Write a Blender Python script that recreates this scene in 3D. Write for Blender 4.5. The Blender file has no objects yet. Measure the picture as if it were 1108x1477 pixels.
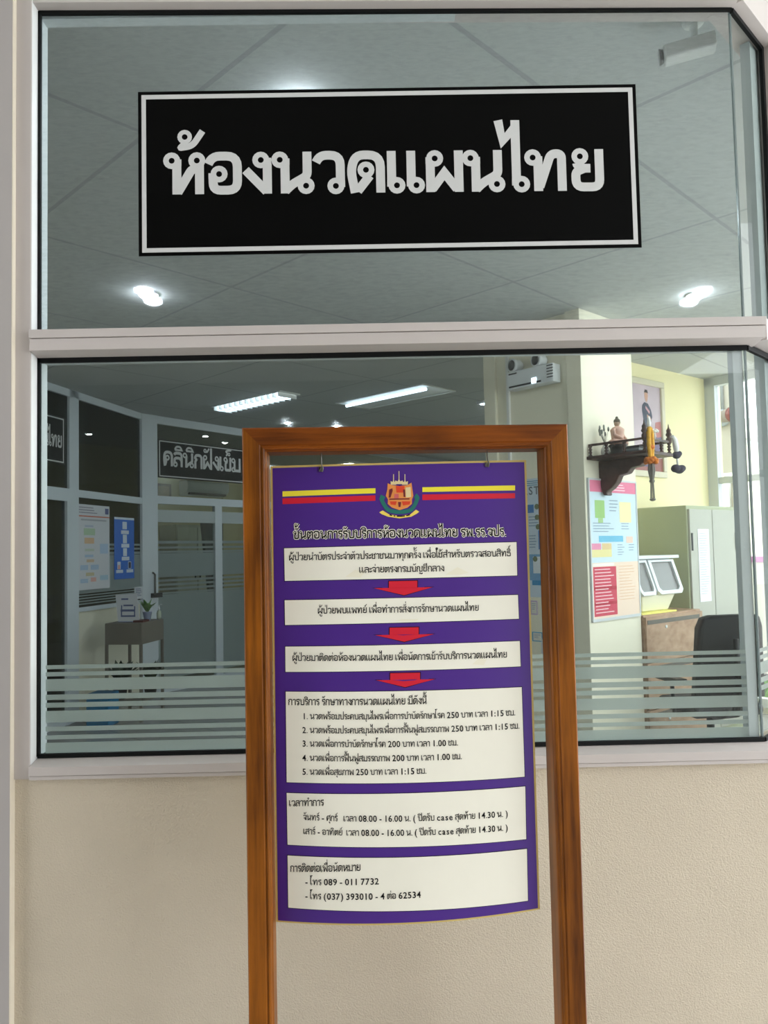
import bpy, bmesh, math, random
from math import sin, cos, pi, radians, sqrt, atan2, hypot
from mathutils import Vector as V, Matrix

SC = bpy.context.scene
COL = SC.collection
random.seed(7)

# ------------------------------------------------------------------ camera
FPX, CXP, CYP = 1109.0, 554.0, 738.5            # focal length and centre for 1108 x 1477
EYE = V((0.0, -2.0, 1.55))
PITCH, ROLL, YAW = radians(2.9), radians(1.2), radians(0.5)
FW = V((sin(YAW)*cos(PITCH), cos(YAW)*cos(PITCH), sin(PITCH)))
_r0 = V((cos(YAW), -sin(YAW), 0)); _u0 = _r0.cross(FW)
RT = _r0*cos(ROLL) - _u0*sin(ROLL)
UP = _u0*cos(ROLL) + _r0*sin(ROLL)
cd = bpy.data.cameras.new('camera'); cam = bpy.data.objects.new('camera', cd); COL.objects.link(cam)
cd.sensor_fit = 'VERTICAL'; cd.sensor_height = 36.0; cd.sensor_width = 27.0
cd.lens = 36.0*FPX/1477.0
cd.clip_start = 0.05; cd.clip_end = 200
_m = Matrix((RT, UP, -FW)).transposed().to_4x4(); _m.translation = EYE
cam.matrix_world = _m
SC.camera = cam

# ------------------------------------------------------------------ light, exposure
SC.view_settings.view_transform = 'Standard'; SC.view_settings.look = 'None'
SC.view_settings.gamma = 1.0; SC.view_settings.exposure = 0.35
try: SC.view_settings.use_curve_mapping = False
except Exception: pass
WORLD = 3.6
TUBE, DOWN, CLINIC = 2.6, 160.0, 10.0
w = bpy.data.worlds.new('daylight'); SC.world = w; w.use_nodes = True
bg = w.node_tree.nodes['Background']
bg.inputs[0].default_value = (0.93, 0.97, 1.0, 1); bg.inputs[1].default_value = WORLD
SC.cycles.transparent_max_bounces = 24
SC.cycles.max_bounces = 10

def ray(x, y): return RT*((x-CXP)/FPX) - UP*((y-CYP)/FPX) + FW
def hit(x, y, p, n):
    d = ray(x, y); return EYE + d*((V(p)-EYE).dot(n)/d.dot(n))
def atz(x, y, z): return hit(x, y, V((0, 0, z)), V((0, 0, 1)))
def aty(x, y, Y): return hit(x, y, V((0, Y, 0)), V((0, 1, 0)))

# ------------------------------------------------------------------ materials
def srgb(r, g, b):
    f = lambda c: (c/255/12.92) if c/255 <= 0.04045 else ((c/255+0.055)/1.055)**2.4
    return (f(r), f(g), f(b), 1.0)
MATS = {}
def nod(m):
    m.use_nodes = True; nt = m.node_tree; return nt, nt.nodes, nt.links
def mat(name, rgb, rough=0.6, spec=0.4, metal=0.0, var=0.0, vscale=8.0, bump=0.0, bscale=200.0, stretch=(1, 1, 1), emit=0.0, coat=0.0):
    if name in MATS: return MATS[name]
    m = bpy.data.materials.new(name); nt, N, L = nod(m); b = N['Principled BSDF']
    c = srgb(*rgb)
    b.inputs['Base Color'].default_value = c; b.inputs['Roughness'].default_value = rough
    b.inputs['Specular IOR Level'].default_value = spec; b.inputs['Metallic'].default_value = metal
    b.inputs['Coat Weight'].default_value = coat; b.inputs['Coat Roughness'].default_value = 0.12
    if emit: b.inputs['Emission Color'].default_value = c; b.inputs['Emission Strength'].default_value = emit
    if var or bump:
        tc = N.new('ShaderNodeTexCoord'); mp = N.new('ShaderNodeMapping'); L.new(tc.outputs['Object'], mp.inputs[0])
        mp.inputs['Scale'].default_value = stretch
    if var:
        nz = N.new('ShaderNodeTexNoise'); nz.inputs['Scale'].default_value = vscale; nz.inputs['Detail'].default_value = 5
        L.new(mp.outputs[0], nz.inputs['Vector'])
        rp = N.new('ShaderNodeValToRGB'); L.new(nz.outputs[0], rp.inputs[0])
        rp.color_ramp.elements[0].position = 0.3; rp.color_ramp.elements[1].position = 0.7
        rp.color_ramp.elements[0].color = tuple(x*(1-var) for x in c[:3])+(1,)
        rp.color_ramp.elements[1].color = tuple(min(1, x*(1+var)) for x in c[:3])+(1,)
        L.new(rp.outputs[0], b.inputs['Base Color'])
    if bump:
        n2 = N.new('ShaderNodeTexNoise'); n2.inputs['Scale'].default_value = bscale; n2.inputs['Detail'].default_value = 3
        L.new(mp.outputs[0], n2.inputs['Vector'])
        bp = N.new('ShaderNodeBump'); bp.inputs['Strength'].default_value = bump; bp.inputs['Distance'].default_value = 0.004
        L.new(n2.outputs[0], bp.inputs['Height']); L.new(bp.outputs[0], b.inputs['Normal'])
    MATS[name] = m; return m

def glass(name, tint, gloss=0.05, dust=0.0, rough=0.35, streak=False, veil=0.0, veilc=(170, 178, 178)):
    """clear pane: what is behind it, a mirror share, and a dust film that scatters light"""
    if name in MATS: return MATS[name]
    m = bpy.data.materials.new(name); nt, N, L = nod(m); N.remove(N['Principled BSDF']); out = N['Material Output']
    tr = N.new('ShaderNodeBsdfTransparent'); tr.inputs[0].default_value = tint+(1,)
    gl = N.new('ShaderNodeBsdfGlossy'); gl.inputs['Roughness'].default_value = 0.0
    mx = N.new('ShaderNodeMixShader'); lw = N.new('ShaderNodeFresnel'); lw.inputs[0].default_value = 1.0+gloss*5
    mx.inputs[0].default_value = gloss
    L.new(tr.outputs[0], mx.inputs[1]); L.new(gl.outputs[0], mx.inputs[2]); last = mx
    if dust:
        rf = N.new('ShaderNodeBsdfRefraction'); rf.inputs['IOR'].default_value = 1.03; rf.inputs['Roughness'].default_value = rough
        rf.inputs['Color'].default_value = (0.9, 0.96, 1, 1)
        m2 = N.new('ShaderNodeMixShader'); m2.inputs[0].default_value = dust
        if streak:
            tc = N.new('ShaderNodeTexCoord'); mp = N.new('ShaderNodeMapping'); mp.inputs['Scale'].default_value = (9, 9, 60)
            mp.inputs['Rotation'].default_value = (0, 0.12, 0)
            nz = N.new('ShaderNodeTexNoise'); nz.inputs['Scale'].default_value = 4; nz.inputs['Detail'].default_value = 8; nz.inputs['Roughness'].default_value = 0.75
            rp = N.new('ShaderNodeMapRange'); rp.inputs[1].default_value = 0.42; rp.inputs[2].default_value = 0.72
            rp.inputs[3].default_value = dust*0.7; rp.inputs[4].default_value = dust*2.4
            L.new(tc.outputs['Object'], mp.inputs[0]); L.new(mp.outputs[0], nz.inputs['Vector']); L.new(nz.outputs[0], rp.inputs[0]); L.new(rp.outputs[0], m2.inputs[0])
        L.new(last.outputs[0], m2.inputs[1]); L.new(rf.outputs[0], m2.inputs[2]); last = m2
    if veil:
        df = N.new('ShaderNodeBsdfDiffuse'); df.inputs[0].default_value = srgb(*veilc)
        tl = N.new('ShaderNodeBsdfTranslucent'); tl.inputs[0].default_value = srgb(*veilc)
        m4 = N.new('ShaderNodeMixShader'); m4.inputs[0].default_value = 0.74 if name == 'frosted_film' else 0.5
        L.new(df.outputs[0], m4.inputs[1]); L.new(tl.outputs[0], m4.inputs[2])
        m3 = N.new('ShaderNodeMixShader'); m3.inputs[0].default_value = veil
        L.new(last.outputs[0], m3.inputs[1]); L.new(m4.outputs[0], m3.inputs[2]); last = m3
    L.new(last.outputs[0], out.inputs[0]); MATS[name] = m; return m

def wood(name, axis, c0, c1, rough=0.35, coat=0.4, fine=70.0):
    if name in MATS: return MATS[name]
    m = bpy.data.materials.new(name); nt, N, L = nod(m); b = N['Principled BSDF']
    tc = N.new('ShaderNodeTexCoord'); mp = N.new('ShaderNodeMapping')
    s = [1.0, 1.0, 1.0]; s[axis] = 0.06; mp.inputs['Scale'].default_value = s
    L.new(tc.outputs['Object'], mp.inputs[0])
    a = N.new('ShaderNodeTexNoise'); a.inputs['Scale'].default_value = fine; a.inputs['Detail'].default_value = 6; a.inputs['Roughness'].default_value = 0.6
    d = N.new('ShaderNodeTexNoise'); d.inputs['Scale'].default_value = 14; d.inputs['Detail'].default_value = 2
    L.new(mp.outputs[0], a.inputs['Vector']); L.new(mp.outputs[0], d.inputs['Vector'])
    k = N.new('ShaderNodeTexNoise'); k.inputs['Scale'].default_value = 4.5; L.new(tc.outputs['Object'], k.inputs['Vector'])
    ad = N.new('ShaderNodeMath'); ad.operation = 'MULTIPLY_ADD'; ad.inputs[1].default_value = 0.45
    L.new(a.outputs[0], ad.inputs[0])
    a2 = N.new('ShaderNodeMath'); a2.operation = 'MULTIPLY_ADD'; a2.inputs[1].default_value = 0.35; L.new(d.outputs[0], a2.inputs[0])
    a3 = N.new('ShaderNodeMath'); a3.operation = 'MULTIPLY'; a3.inputs[1].default_value = 0.3; L.new(k.outputs[0], a3.inputs[0])
    L.new(a3.outputs[0], a2.inputs[2]); L.new(a2.outputs[0], ad.inputs[2])
    rp = N.new('ShaderNodeValToRGB'); L.new(ad.outputs[0], rp.inputs[0])
    rp.color_ramp.elements[0].position = 0.4; rp.color_ramp.elements[1].position = 0.68
    rp.color_ramp.elements[0].color = srgb(*c0); rp.color_ramp.elements[1].color = srgb(*c1)
    L.new(rp.outputs[0], b.inputs['Base Color'])
    b.inputs['Roughness'].default_value = rough; b.inputs['Coat Weight'].default_value = coat; b.inputs['Coat Roughness'].default_value = 0.2
    b.inputs['Specular IOR Level'].default_value = 0.18
    MATS[name] = m; return m

def tiles(name, rgb, line, size, width, angle=0.0, rough=0.7, spec=0.3, bump=0.0, ratio=1.0, var=0.03):
    """flat surface with thin joint lines on a square grid turned by angle"""
    if name in MATS: return MATS[name]
    m = bpy.data.materials.new(name); nt, N, L = nod(m); b = N['Principled BSDF']
    tc = N.new('ShaderNodeTexCoord'); mp = N.new('ShaderNodeMapping'); L.new(tc.outputs['Object'], mp.inputs[0])
    mp.inputs['Rotation'].default_value = (0, 0, angle)
    br = N.new('ShaderNodeTexBrick'); L.new(mp.outputs[0], br.inputs['Vector'])
    br.offset = 0.0; br.inputs['Scale'].default_value = 1.0
    br.inputs['Brick Width'].default_value = size; br.inputs['Row Height'].default_value = size*ratio
    br.inputs['Mortar Size'].default_value = width; br.inputs['Mortar Smooth'].default_value = 0.1
    c = srgb(*rgb)
    br.inputs['Color1'].default_value = c; br.inputs['Color2'].default_value = tuple(x*(1-var) for x in c[:3])+(1,)
    br.inputs['Mortar'].default_value = srgb(*line)
    L.new(br.outputs[0], b.inputs['Base Color']); b.inputs['Roughness'].default_value = rough; b.inputs['Specular IOR Level'].default_value = spec
    MATS[name] = m; return m

# ------------------------------------------------------------------ mesh building
class MB:
    def __init__(s): s.v = []; s.f = []; s.sm = []; s.flat = False
    def add(s, vs, fs, smooth=False):
        o = len(s.v); s.v += [V(p) for p in vs]
        for f in fs: s.f.append([i+o for i in f]); s.sm.append(smooth)
        return s
    def hexa(s, p):                                                   # p: 4 lower, 4 upper
        return s.add(p, [(3, 2, 1, 0), (4, 5, 6, 7), (0, 1, 5, 4), (1, 2, 6, 5), (2, 3, 7, 6), (3, 0, 4, 7)])
    def box(s, a, b):
        x0, y0, z0 = a; x1, y1, z1 = b
        return s.hexa([(x0, y0, z0), (x1, y0, z0), (x1, y1, z0), (x0, y1, z0), (x0, y0, z1), (x1, y0, z1), (x1, y1, z1), (x0, y1, z1)])
    def prism(s, pts, off):                                           # pts: 3D ring, extruded by vector off
        n = len(pts); off = V(off); pts = [V(p) for p in pts]
        return s.add(pts+[p+off for p in pts], [list(range(n))[::-1], list(range(n, 2*n))]+[(i, (i+1) % n, (i+1) % n+n, i+n) for i in range(n)])
    def tube(s, pts, r, n=8, cap=True):
        pts = [V(p) for p in pts]; rs = r if isinstance(r, (list, tuple)) else [r]*len(pts)
        vs = []; fs = []; prev = None
        for i, p in enumerate(pts):
            t = (pts[min(i+1, len(pts)-1)]-pts[max(i-1, 0)]).normalized()
            if prev is None: a = t.orthogonal().normalized()
            else:
                a = prev-t*prev.dot(t); a = a.normalized() if a.length > 1e-6 else t.orthogonal().normalized()
            prev = a; b = t.cross(a)
            for k in range(n): vs.append(p+(a*cos(2*pi*k/n)+b*sin(2*pi*k/n))*rs[i])
        for i in range(len(pts)-1):
            for k in range(n): fs.append((i*n+k, i*n+(k+1) % n, (i+1)*n+(k+1) % n, (i+1)*n+k))
        s.add(vs, fs, True)
        if cap:
            o = len(s.v)-len(vs); s.f.append([o+k for k in range(n)][::-1]); s.sm.append(False)
            s.f.append([o+(len(pts)-1)*n+k for k in range(n)]); s.sm.append(False)
        return s
    def lathe(s, c, prof, n=16, axis=(0, 0, 1)):                      # prof: (radius, height)
        c = V(c); ax = V(axis).normalized(); a = ax.orthogonal().normalized(); b = ax.cross(a)
        vs = []; fs = []
        for r, h in prof:
            for k in range(n): vs.append(c+ax*h+(a*cos(2*pi*k/n)+b*sin(2*pi*k/n))*max(r, 1e-4))
        for i in range(len(prof)-1):
            for k in range(n): fs.append((i*n+k, i*n+(k+1) % n, (i+1)*n+(k+1) % n, (i+1)*n+k))
        fs.append([k for k in range(n)][::-1]); fs.append([(len(prof)-1)*n+k for k in range(n)])
        return s.add(vs, fs, True)
    def ball(s, c, r, sx=1, sy=1, sz=1, n=10, m=7):
        c = V(c); vs = []; fs = []
        for i in range(m+1):
            th = pi*i/m
            for k in range(n):
                ph = 2*pi*k/n; vs.append(c+V((r*sx*sin(th)*cos(ph), r*sy*sin(th)*sin(ph), r*sz*cos(th))))
        for i in range(m):
            for k in range(n): fs.append((i*n+k, (i+1)*n+k, (i+1)*n+(k+1) % n, i*n+(k+1) % n))
        return s.add(vs, fs, True)

def wloc(o):
    p = V((0, 0, 0))
    while o is not None: p = p+V(o.location); o = o.parent
    return p
def setp(o, label=None, cat=None, group=None, kind=None):
    if label: o['label'] = label
    if cat: o['category'] = cat
    if group: o['group'] = group
    if kind: o['kind'] = kind
    return o
def obj(name, mb, m, parent=None, bevel=0.0, origin=None):
    if parent is not None: org = wloc(parent)
    elif origin is not None: org = V(origin)
    else:
        xs = [p.x for p in mb.v]; ys = [p.y for p in mb.v]; zs = [p.z for p in mb.v]
        org = V(((min(xs)+max(xs))/2, (min(ys)+max(ys))/2, min(zs)))
    me = bpy.data.meshes.new(name); me.from_pydata([tuple(p-org) for p in mb.v], [], mb.f); me.update()
    bm = bmesh.new(); bm.from_mesh(me)
    if not mb.flat: bmesh.ops.recalc_face_normals(bm, faces=bm.faces[:])
    bm.to_mesh(me); bm.free()
    for i, pl in enumerate(me.polygons): pl.use_smooth = mb.sm[i]
    me.materials.append(m)
    o = bpy.data.objects.new(name, me); COL.objects.link(o)
    if parent is not None: o.parent = parent
    else: o.location = org
    if bevel:
        bv = o.modifiers.new('bevel', 'BEVEL'); bv.width = bevel; bv.segments = 2; bv.limit_method = 'ANGLE'
    return o
def struct(name, mb, m, bevel=0.0): return setp(obj(name, mb, m, origin=(0, 0, 0), bevel=bevel), kind='structure')
def thing(name, label, cat, loc, group=None):
    o = bpy.data.objects.new(name, None); o.empty_display_size = 0.05; o.location = loc; COL.objects.link(o)
    return setp(o, label, cat, group)
def single(name, mb, m, label, cat, group=None, bevel=0.0): return setp(obj(name, mb, m, bevel=bevel), label, cat, group)

class Fr:
    """upright plane: a along it, h height, b out of it towards the viewer"""
    def __init__(s, p, q):
        s.p = V((p[0], p[1], 0)); s.t = V((q[0]-p[0], q[1]-p[1], 0)).normalized(); s.L = hypot(q[0]-p[0], q[1]-p[1])
        s.n = V((s.t.y, -s.t.x, 0))
        if s.n.dot(EYE-s.p) < 0: s.n = -s.n
    def pt(s, a, b, h): return s.p+s.t*a+s.n*b+V((0, 0, h))
    def px(s, x, y, b=0.0):
        q = hit(x, y, s.pt(0, b, 0), s.n)-s.p; return q.dot(s.t), q.z
    def box(s, mb, a0, a1, b0, b1, h0, h1):
        return mb.hexa([s.pt(a0, b0, h0), s.pt(a1, b0, h0), s.pt(a1, b1, h0), s.pt(a0, b1, h0), s.pt(a0, b0, h1), s.pt(a1, b0, h1), s.pt(a1, b1, h1), s.pt(a0, b1, h1)])
    def poly(s, mb, pts, b0, b1): return mb.prism([s.pt(a, b0, h) for a, h in pts], s.n*(b1-b0))

# ------------------------------------------------------------------ Thai lettering drawn as strokes (x-height = 100)
G = {
 'ก': (80, '12,0 12,48,6 23,61,3 8,73,6 20,91,14 68,91,26 68,0'),
 'ข': (76, 'o15,82;w.55 32,84 32,70;27,72 27,66,4 15,54,6 15,9,7 62,9,8 62,100'),
 'ค': (88, '17,0 10,52,30 18,91,24 76,91,30 76,0;27,44 28,34,8 18,4;o38,54'),
 'ง': (66, 'o42,81;w.55 61,86 61,68;57,72 57,0;55,5 6,57'),
 'จ': (70, '6,74 14,91,14 60,91,26 60,4;60,6 36,26;o32,38'),
 'ช': (80, 'o15,82 27,84 27,68,5 15,54,6 15,9,7 60,9,8 60,76,8 74,104;46,86 60,76'),
 'ญ': (112, '12,0 12,48,6 23,61,3 8,73,6 20,91,14 56,91,20 56,9,4 98,9,8 98,100;o60,-24,10 74,-28 82,-34,6 98,-34,4 98,-14'),
 'ด': (91, '18,0 8,55,34 20,91,24 78,91,30 78,0;53,41 24,4;o44,55'),
 'ต': (91, '18,0 8,55,30 16,92,16 42,78,6 68,92,14 78,80,10 78,0;50,44 24,4;o44,55'),
 'ถ': (82, 'o19,17 9,18 9,48,6 23,61,3 8,73,6 20,91,14 70,91,26 70,0'),
 'ท': (104, 'o17,81;w.55 34,84 34,68;29,70 29,0;32,10 60,90,12 85,90,12 85,0'),
 'ธ': (78, '68,98 56,88,6 12,90,12 12,62,6 67,66,10 67,9,10 13,9,8 13,38'),
 'น': (98, 'o17,81;w.55 34,84 34,68;29,70 29,0;29,6 46,22,10 81,42,10 81,100;o78,18'),
 'บ': (92, 'o16,81;w.55 33,84 33,68;28,70 28,9,5 79,9,8 79,100'),
 'ป': (92, 'o16,81;w.55 33,84 33,68;28,70 28,9,5 79,9,8 79,150'),
 'ผ': (90, '11,0 11,70;w.55 6,68 6,84;o22,81;15,7 44,46 73,7;78,0 78,100'),
 'ฝ': (90, '11,0 11,70;w.55 6,68 6,84;o22,81;15,7 44,46 73,7;78,0 78,150'),
 'พ': (100, 'o15,81;w.55 32,84 32,68;27,70 27,0;30,2 55,66 82,2;86,0 86,100'),
 'ฟ': (100, 'o15,81;w.55 32,84 32,68;27,70 27,0;30,2 55,66 82,2;86,0 86,150'),
 'ภ': (86, 'o15,15 25,14 25,48,6 34,61,3 20,73,6 32,91,14 76,91,26 76,0'),
 'ม': (92, 'o16,81;w.55 33,84 33,68;28,70 28,16;o17,17;28,10 80,10;80,0 80,100'),
 'ย': (82, 'o24,83;16,67 17,62,3 32,54,4 48,54;34,54 13,46,10 13,9,18 69,9,18 69,100'),
 'ร': (66, 'o41,16 53,18 53,56,12 13,62,12 13,91,16 40,91,6 60,98;42,90 60,84'),
 'ล': (84, '8,78 16,91,14 72,91,22 72,0;72,40 58,58,12 12,58,18 10,20;o18,16'),
 'ว': (76, '6,74 15,91,16 63,91,26 63,28;w.55 68,30 68,14;o52,17'),
 'ศ': (88, '17,0 10,52,30 18,91,24 76,91,30 76,0;28,50 30,38,8 18,4;o38,54;62,88 86,112'),
 'ษ': (96, 'o16,81 28,86 28,9,5 79,9,8 79,100;o58,50;64,44 94,52'),
 'ส': (84, '8,78 16,91,14 72,91,22 72,0;72,40 58,58,12 12,58,18 10,20;o18,16;62,88 82,112'),
 'ห': (96, 'o17,81;w.55 34,84 34,68;29,70 29,0;31,4 64,60,8 82,62;82,70 82,0;o76,81'),
 'อ': (86, '5,72 14,91,18 73,91,26 73,9,22 16,9,18 16,38;w.55 11,36 11,50;o30,48'),
 'ะ': (50, 'o14,66,10 20,58 34,62,8 44,82;o14,20,10 20,12 34,16,8 44,36'),
 'า': (62, '6,74 15,91,16 50,91,22 50,0'),
 'ำ': (62, '6,74 15,91,16 50,91,22 50,0;o-14,124,11'),
 'เ': (46, '11,100 11,28;w.55 6,30 6,14;o23,17'),
 'แ': (92, '11,100 11,28;w.55 6,30 6,14;o23,17;57,100 57,28;w.55 52,30 52,14;o69,17'),
 'โ': (46, '11,132 11,28;w.55 6,30 6,14;o23,17;46,170 4,166,8 24,146,6 11,130'),
 'ไ': (38, '12,172 12,28;w.55 7,30 7,14;o24,17;14,158 -18,122 -28,172'),
 'ใ': (40, '12,140 12,28;w.55 7,30 7,14;o24,17;12,140 28,150,8 28,172,8 2,172,8 0,150;o6,150,9'),
 'ั': (0, 'o-44,128,10 -34,122 -26,120,6 -6,146'),
 'ิ': (0, '-70,112 -58,134,14 -22,134,14 -10,112 -70,112'),
 'ี': (0, '-70,112 -58,134,14 -22,134,10 -12,112 -70,112;-12,112 -12,150'),
 'ึ': (0, '-70,112 -58,134,14 -30,134,10 -14,112 -70,112;o-14,140,9'),
 'ื': (0, '-70,112 -58,134,14 -30,134,10 -14,112 -70,112;-12,112 -12,150;-28,126 -28,150'),
 '็': (0, '-56,112 -46,116,4 -40,128,6 -58,140,8 -40,148,8 -4,152;o-26,122,9'),
 '่': (0, '-16,116 -16,150'),
 '้': (0, 'o-48,138,12 -44,126 -58,112,2 -30,116,14 -6,152'),
 '์': (0, 'o-34,120,11 -26,128 -6,154'),
 '.': (34, '8,9 26,9'),
 'ุ': (0, 'o-26,-22,10 -16,-16 -16,-46'),
 'ู': (0, 'o-48,-20,10 -38,-16 -38,-44,5 -14,-44,5 -14,-14'),
}
UPPER = 'ัิีึื็'; TONE = '่้์'; LOWER = 'ุู'; TALL = 'ปฝฟ'
def fillet(pts):
    out = []
    for i, p in enumerate(pts):
        if len(p) < 3 or i == 0 or i == len(pts)-1: out.append((p[0], p[1])); continue
        P = V((p[0], p[1])); A = V(pts[i-1][:2])-P; B = V(pts[i+1][:2])-P
        la, lb = A.length, B.length
        if la < 1e-6 or lb < 1e-6: out.append((p[0], p[1])); continue
        r = min(p[2], la*0.5 if len(pts[i-1]) > 2 else la*0.95, lb*0.5 if len(pts[i+1]) > 2 else lb*0.95)
        S = P+A/la*r; E = P+B/lb*r
        for k in range(6):
            t = k/5; q = S*(1-t)**2+P*2*t*(1-t)+E*t*t; out.append((q.x, q.y))
    return out
def strip(pts, hw):
    """flat thick polyline as quads"""
    P = [V(p) for p in pts]; P = [p for i, p in enumerate(P) if i == 0 or (p-P[i-1]).length > 1e-4]
    if len(P) < 2: return []
    L, R = [], []
    for i, p in enumerate(P):
        d0 = (P[i]-P[i-1]).normalized() if i > 0 else None
        d1 = (P[i+1]-P[i]).normalized() if i < len(P)-1 else None
        if d0 is None: d0 = d1
        if d1 is None: d1 = d0
        n0 = V((-d0.y, d0.x)); n1 = V((-d1.y, d1.x)); m = n0+n1
        m = m.normalized() if m.length > 1e-3 else n0
        k = hw/max(m.dot(n0), 0.55)
        L.append(p+m*k); R.append(p-m*k)
    return [[tuple(R[i]), tuple(R[i+1]), tuple(L[i+1]), tuple(L[i])] for i in range(len(P)-1)]
def ring(x, y, r, hw, n=16):
    ri, ro = max(r-hw, 1.0), r+hw; q = []
    for k in range(n):
        a, b = 2*pi*k/n, 2*pi*(k+1)/n
        q.append([(x+ro*cos(a), y+ro*sin(a)), (x+ro*cos(b), y+ro*sin(b)), (x+ri*cos(b), y+ri*sin(b)), (x+ri*cos(a), y+ri*sin(a))])
    return q
def glyph(ch, wt, grow=0.0):
    """polygons of one sign; wt: stroke weight, grow: outline added all round"""
    adv, s = G[ch]; hw = wt/2; polys = []
    for st in s.split(';'):
        pts = []; wk = 1.0
        for tok in st.split():
            if tok[0] == 'w': wk = float(tok[1:]); continue
            if tok[0] == 'o':
                q = [float(c) for c in tok[1:].split(',')]; r = q[2] if len(q) > 2 else 13.5
                sm = 0.62 if adv else 0.5
                polys += ring(q[0], q[1], r, hw*sm+grow)
            else: pts.append(tuple(float(c) for c in tok.split(',')))
        if len(pts) > 1:
            k = 1.0 if adv else 0.72
            polys += strip(fillet(pts), hw*k*wk+grow)
    return polys
LATIN = {}
def latin(ch):
    """outline of a figure or Latin letter from the built-in face, cap height about 118"""
    if ch not in LATIN:
        cu = bpy.data.curves.new('t', 'FONT'); cu.body = ch; cu.size = 160; cu.resolution_u = 3; cu.offset = 2.6
        o = bpy.data.objects.new('t', cu); COL.objects.link(o)
        dg = bpy.context.evaluated_depsgraph_get(); me = o.evaluated_get(dg).to_mesh()
        vs = [(v.co.x, v.co.y) for v in me.vertices]; fs = [list(p.vertices) for p in me.polygons]
        o.evaluated_get(dg).to_mesh_clear(); bpy.data.objects.remove(o); bpy.data.curves.remove(cu)
        x0 = min(v[0] for v in vs); x1 = max(v[0] for v in vs)
        adv = 86 if ch.isdigit() else (x1-x0)+(22 if ch.isalpha() else 18)
        dx = (adv-(x1-x0))/2-x0
        LATIN[ch] = (adv, [[(vs[i][0]+dx, vs[i][1]) for i in f] for f in fs])
    return LATIN[ch]
def layout(text, wt, grow=0.0, xs=None):
    """polygons of a line of text, pen at 0, and its width"""
    pen = 0.0; out = []; base = ''; up = False; n = 0
    for ch in text:
        if ch == ' ': pen += 38; base = ''; continue
        if ch not in G:
            adv, ps = latin(ch); out += [[(x+pen, y) for x, y in p] for p in ps]; pen += adv; base = ''; up = False; continue
        adv = G[ch][0]; dx = pen; dy = 0.0
        if adv == 0:
            if ch in UPPER or ch in TONE:
                if base in TALL: dx -= 24
            if ch in UPPER: up = True
            if ch in TONE and up: dy = 40
            if ch in TONE and not up and False: dy = 0
            if ch in LOWER and base == 'ญ': dy = -30
        else:
            if xs is not None: dx = xs[n]; n += 1; pen = dx
            base = ch; up = False
            if ch == 'ำ': pass
        out += [[(x+dx, y+dy) for x, y in p] for p in glyph(ch, wt, grow)]
        if adv: pen = (xs[n-1] if xs is not None else dx)+adv
    return out, pen
def text_mb(polys, f, nrm=V((0, -1, 0))):
    """polys in text space -> mesh through f(x, y) -> 3D point"""
    mb = MB()
    for j, p in enumerate(polys):
        o = nrm*(3e-6*(j % 97))
        ar = sum(p[i][0]*p[(i+1) % len(p)][1]-p[(i+1) % len(p)][0]*p[i][1] for i in range(len(p)))
        mb.add([V(f(x, y))+o for x, y in (p if ar > 0 else p[::-1])], [list(range(len(p)))])
    mb.flat = True
    return mb

# ------------------------------------------------------------------ palette
M_alu = mat('white_aluminium', (196, 188, 185), 0.42, 0.4, var=0.02, vscale=6)
M_alu2 = mat('inner_aluminium', (205, 210, 212), 0.45, 0.4)
M_alu3 = mat('hall_aluminium', (206, 214, 220), 0.45, 0.4)
M_gask = mat('black_gasket', (14, 16, 17), 0.6, 0.2)
M_beige = mat('beige_render', (207, 195, 176), 0.85, 0.2, var=0.03, vscale=5, bump=0.7, bscale=260)
M_cream = mat('cream_wall', (240, 235, 214), 0.7, 0.25, var=0.015, vscale=3)
M_white = mat('white_paint', (236, 236, 232), 0.7, 0.25)
M_clad = tiles('pale_cladding', (176, 170, 168), (140, 134, 132), 0.6, 0.004, rough=0.35, spec=0.4)
M_caulk = mat('cream_sealant', (236, 226, 208), 0.6)
M_ceil = tiles('ceiling_board', (190, 194, 193), (166, 170, 171), 1.2, 0.010, angle=radians(45), rough=0.8, spec=0.2)
M_floor = tiles('floor_tile', (150, 152, 150), (124, 126, 124), 0.6, 0.006, angle=radians(45), rough=0.25, spec=0.5)
M_cfloor = tiles('walkway_tile', (190, 186, 178), (150, 146, 140), 0.4, 0.006, rough=0.5)
M_glassT = glass('glass_dusty', (0.93, 0.955, 0.955), 0.03, 0.075, 0.30, True, 0.02)
M_glass = glass('glass_film_tint', (0.93, 0.955, 0.95), 0.03, 0.012, 0.30, False, 0.012)
M_glassC = glass('glass_clear', (0.96, 0.98, 0.975), 0.04)
M_glassD = glass('glass_smoked', (0.42, 0.44, 0.42), 0.05)
M_glassG = glass('glass_partition', (0.86, 0.89, 0.87), 0.05)
M_edge = mat('glass_edge', (116, 128, 128), 0.25, 0.6)
M_film = glass('frosted_film', (0.6, 0.64, 0.63), 0.02, 0.45, 0.45, False, 0.56, (226, 230, 224))
M_blackv = mat('black_vinyl', (4, 4, 4), 0.5, 0.06)
M_whitev = mat('white_vinyl', (206, 206, 206), 0.6, 0.2)

CZ = 3.15
# ------------------------------------------------------------------ structure: facade
GL, GR, ZT, ZM1, ZM0, ZB = -0.879, 0.984, 3.006, 2.133, 2.071, 1.045
YF = -0.042                                                    # outer face of the frames
k = (1-0.042/2.0)
XL = aty(44, 600, YF).x; XP = aty(21, 600, YF).x
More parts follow.
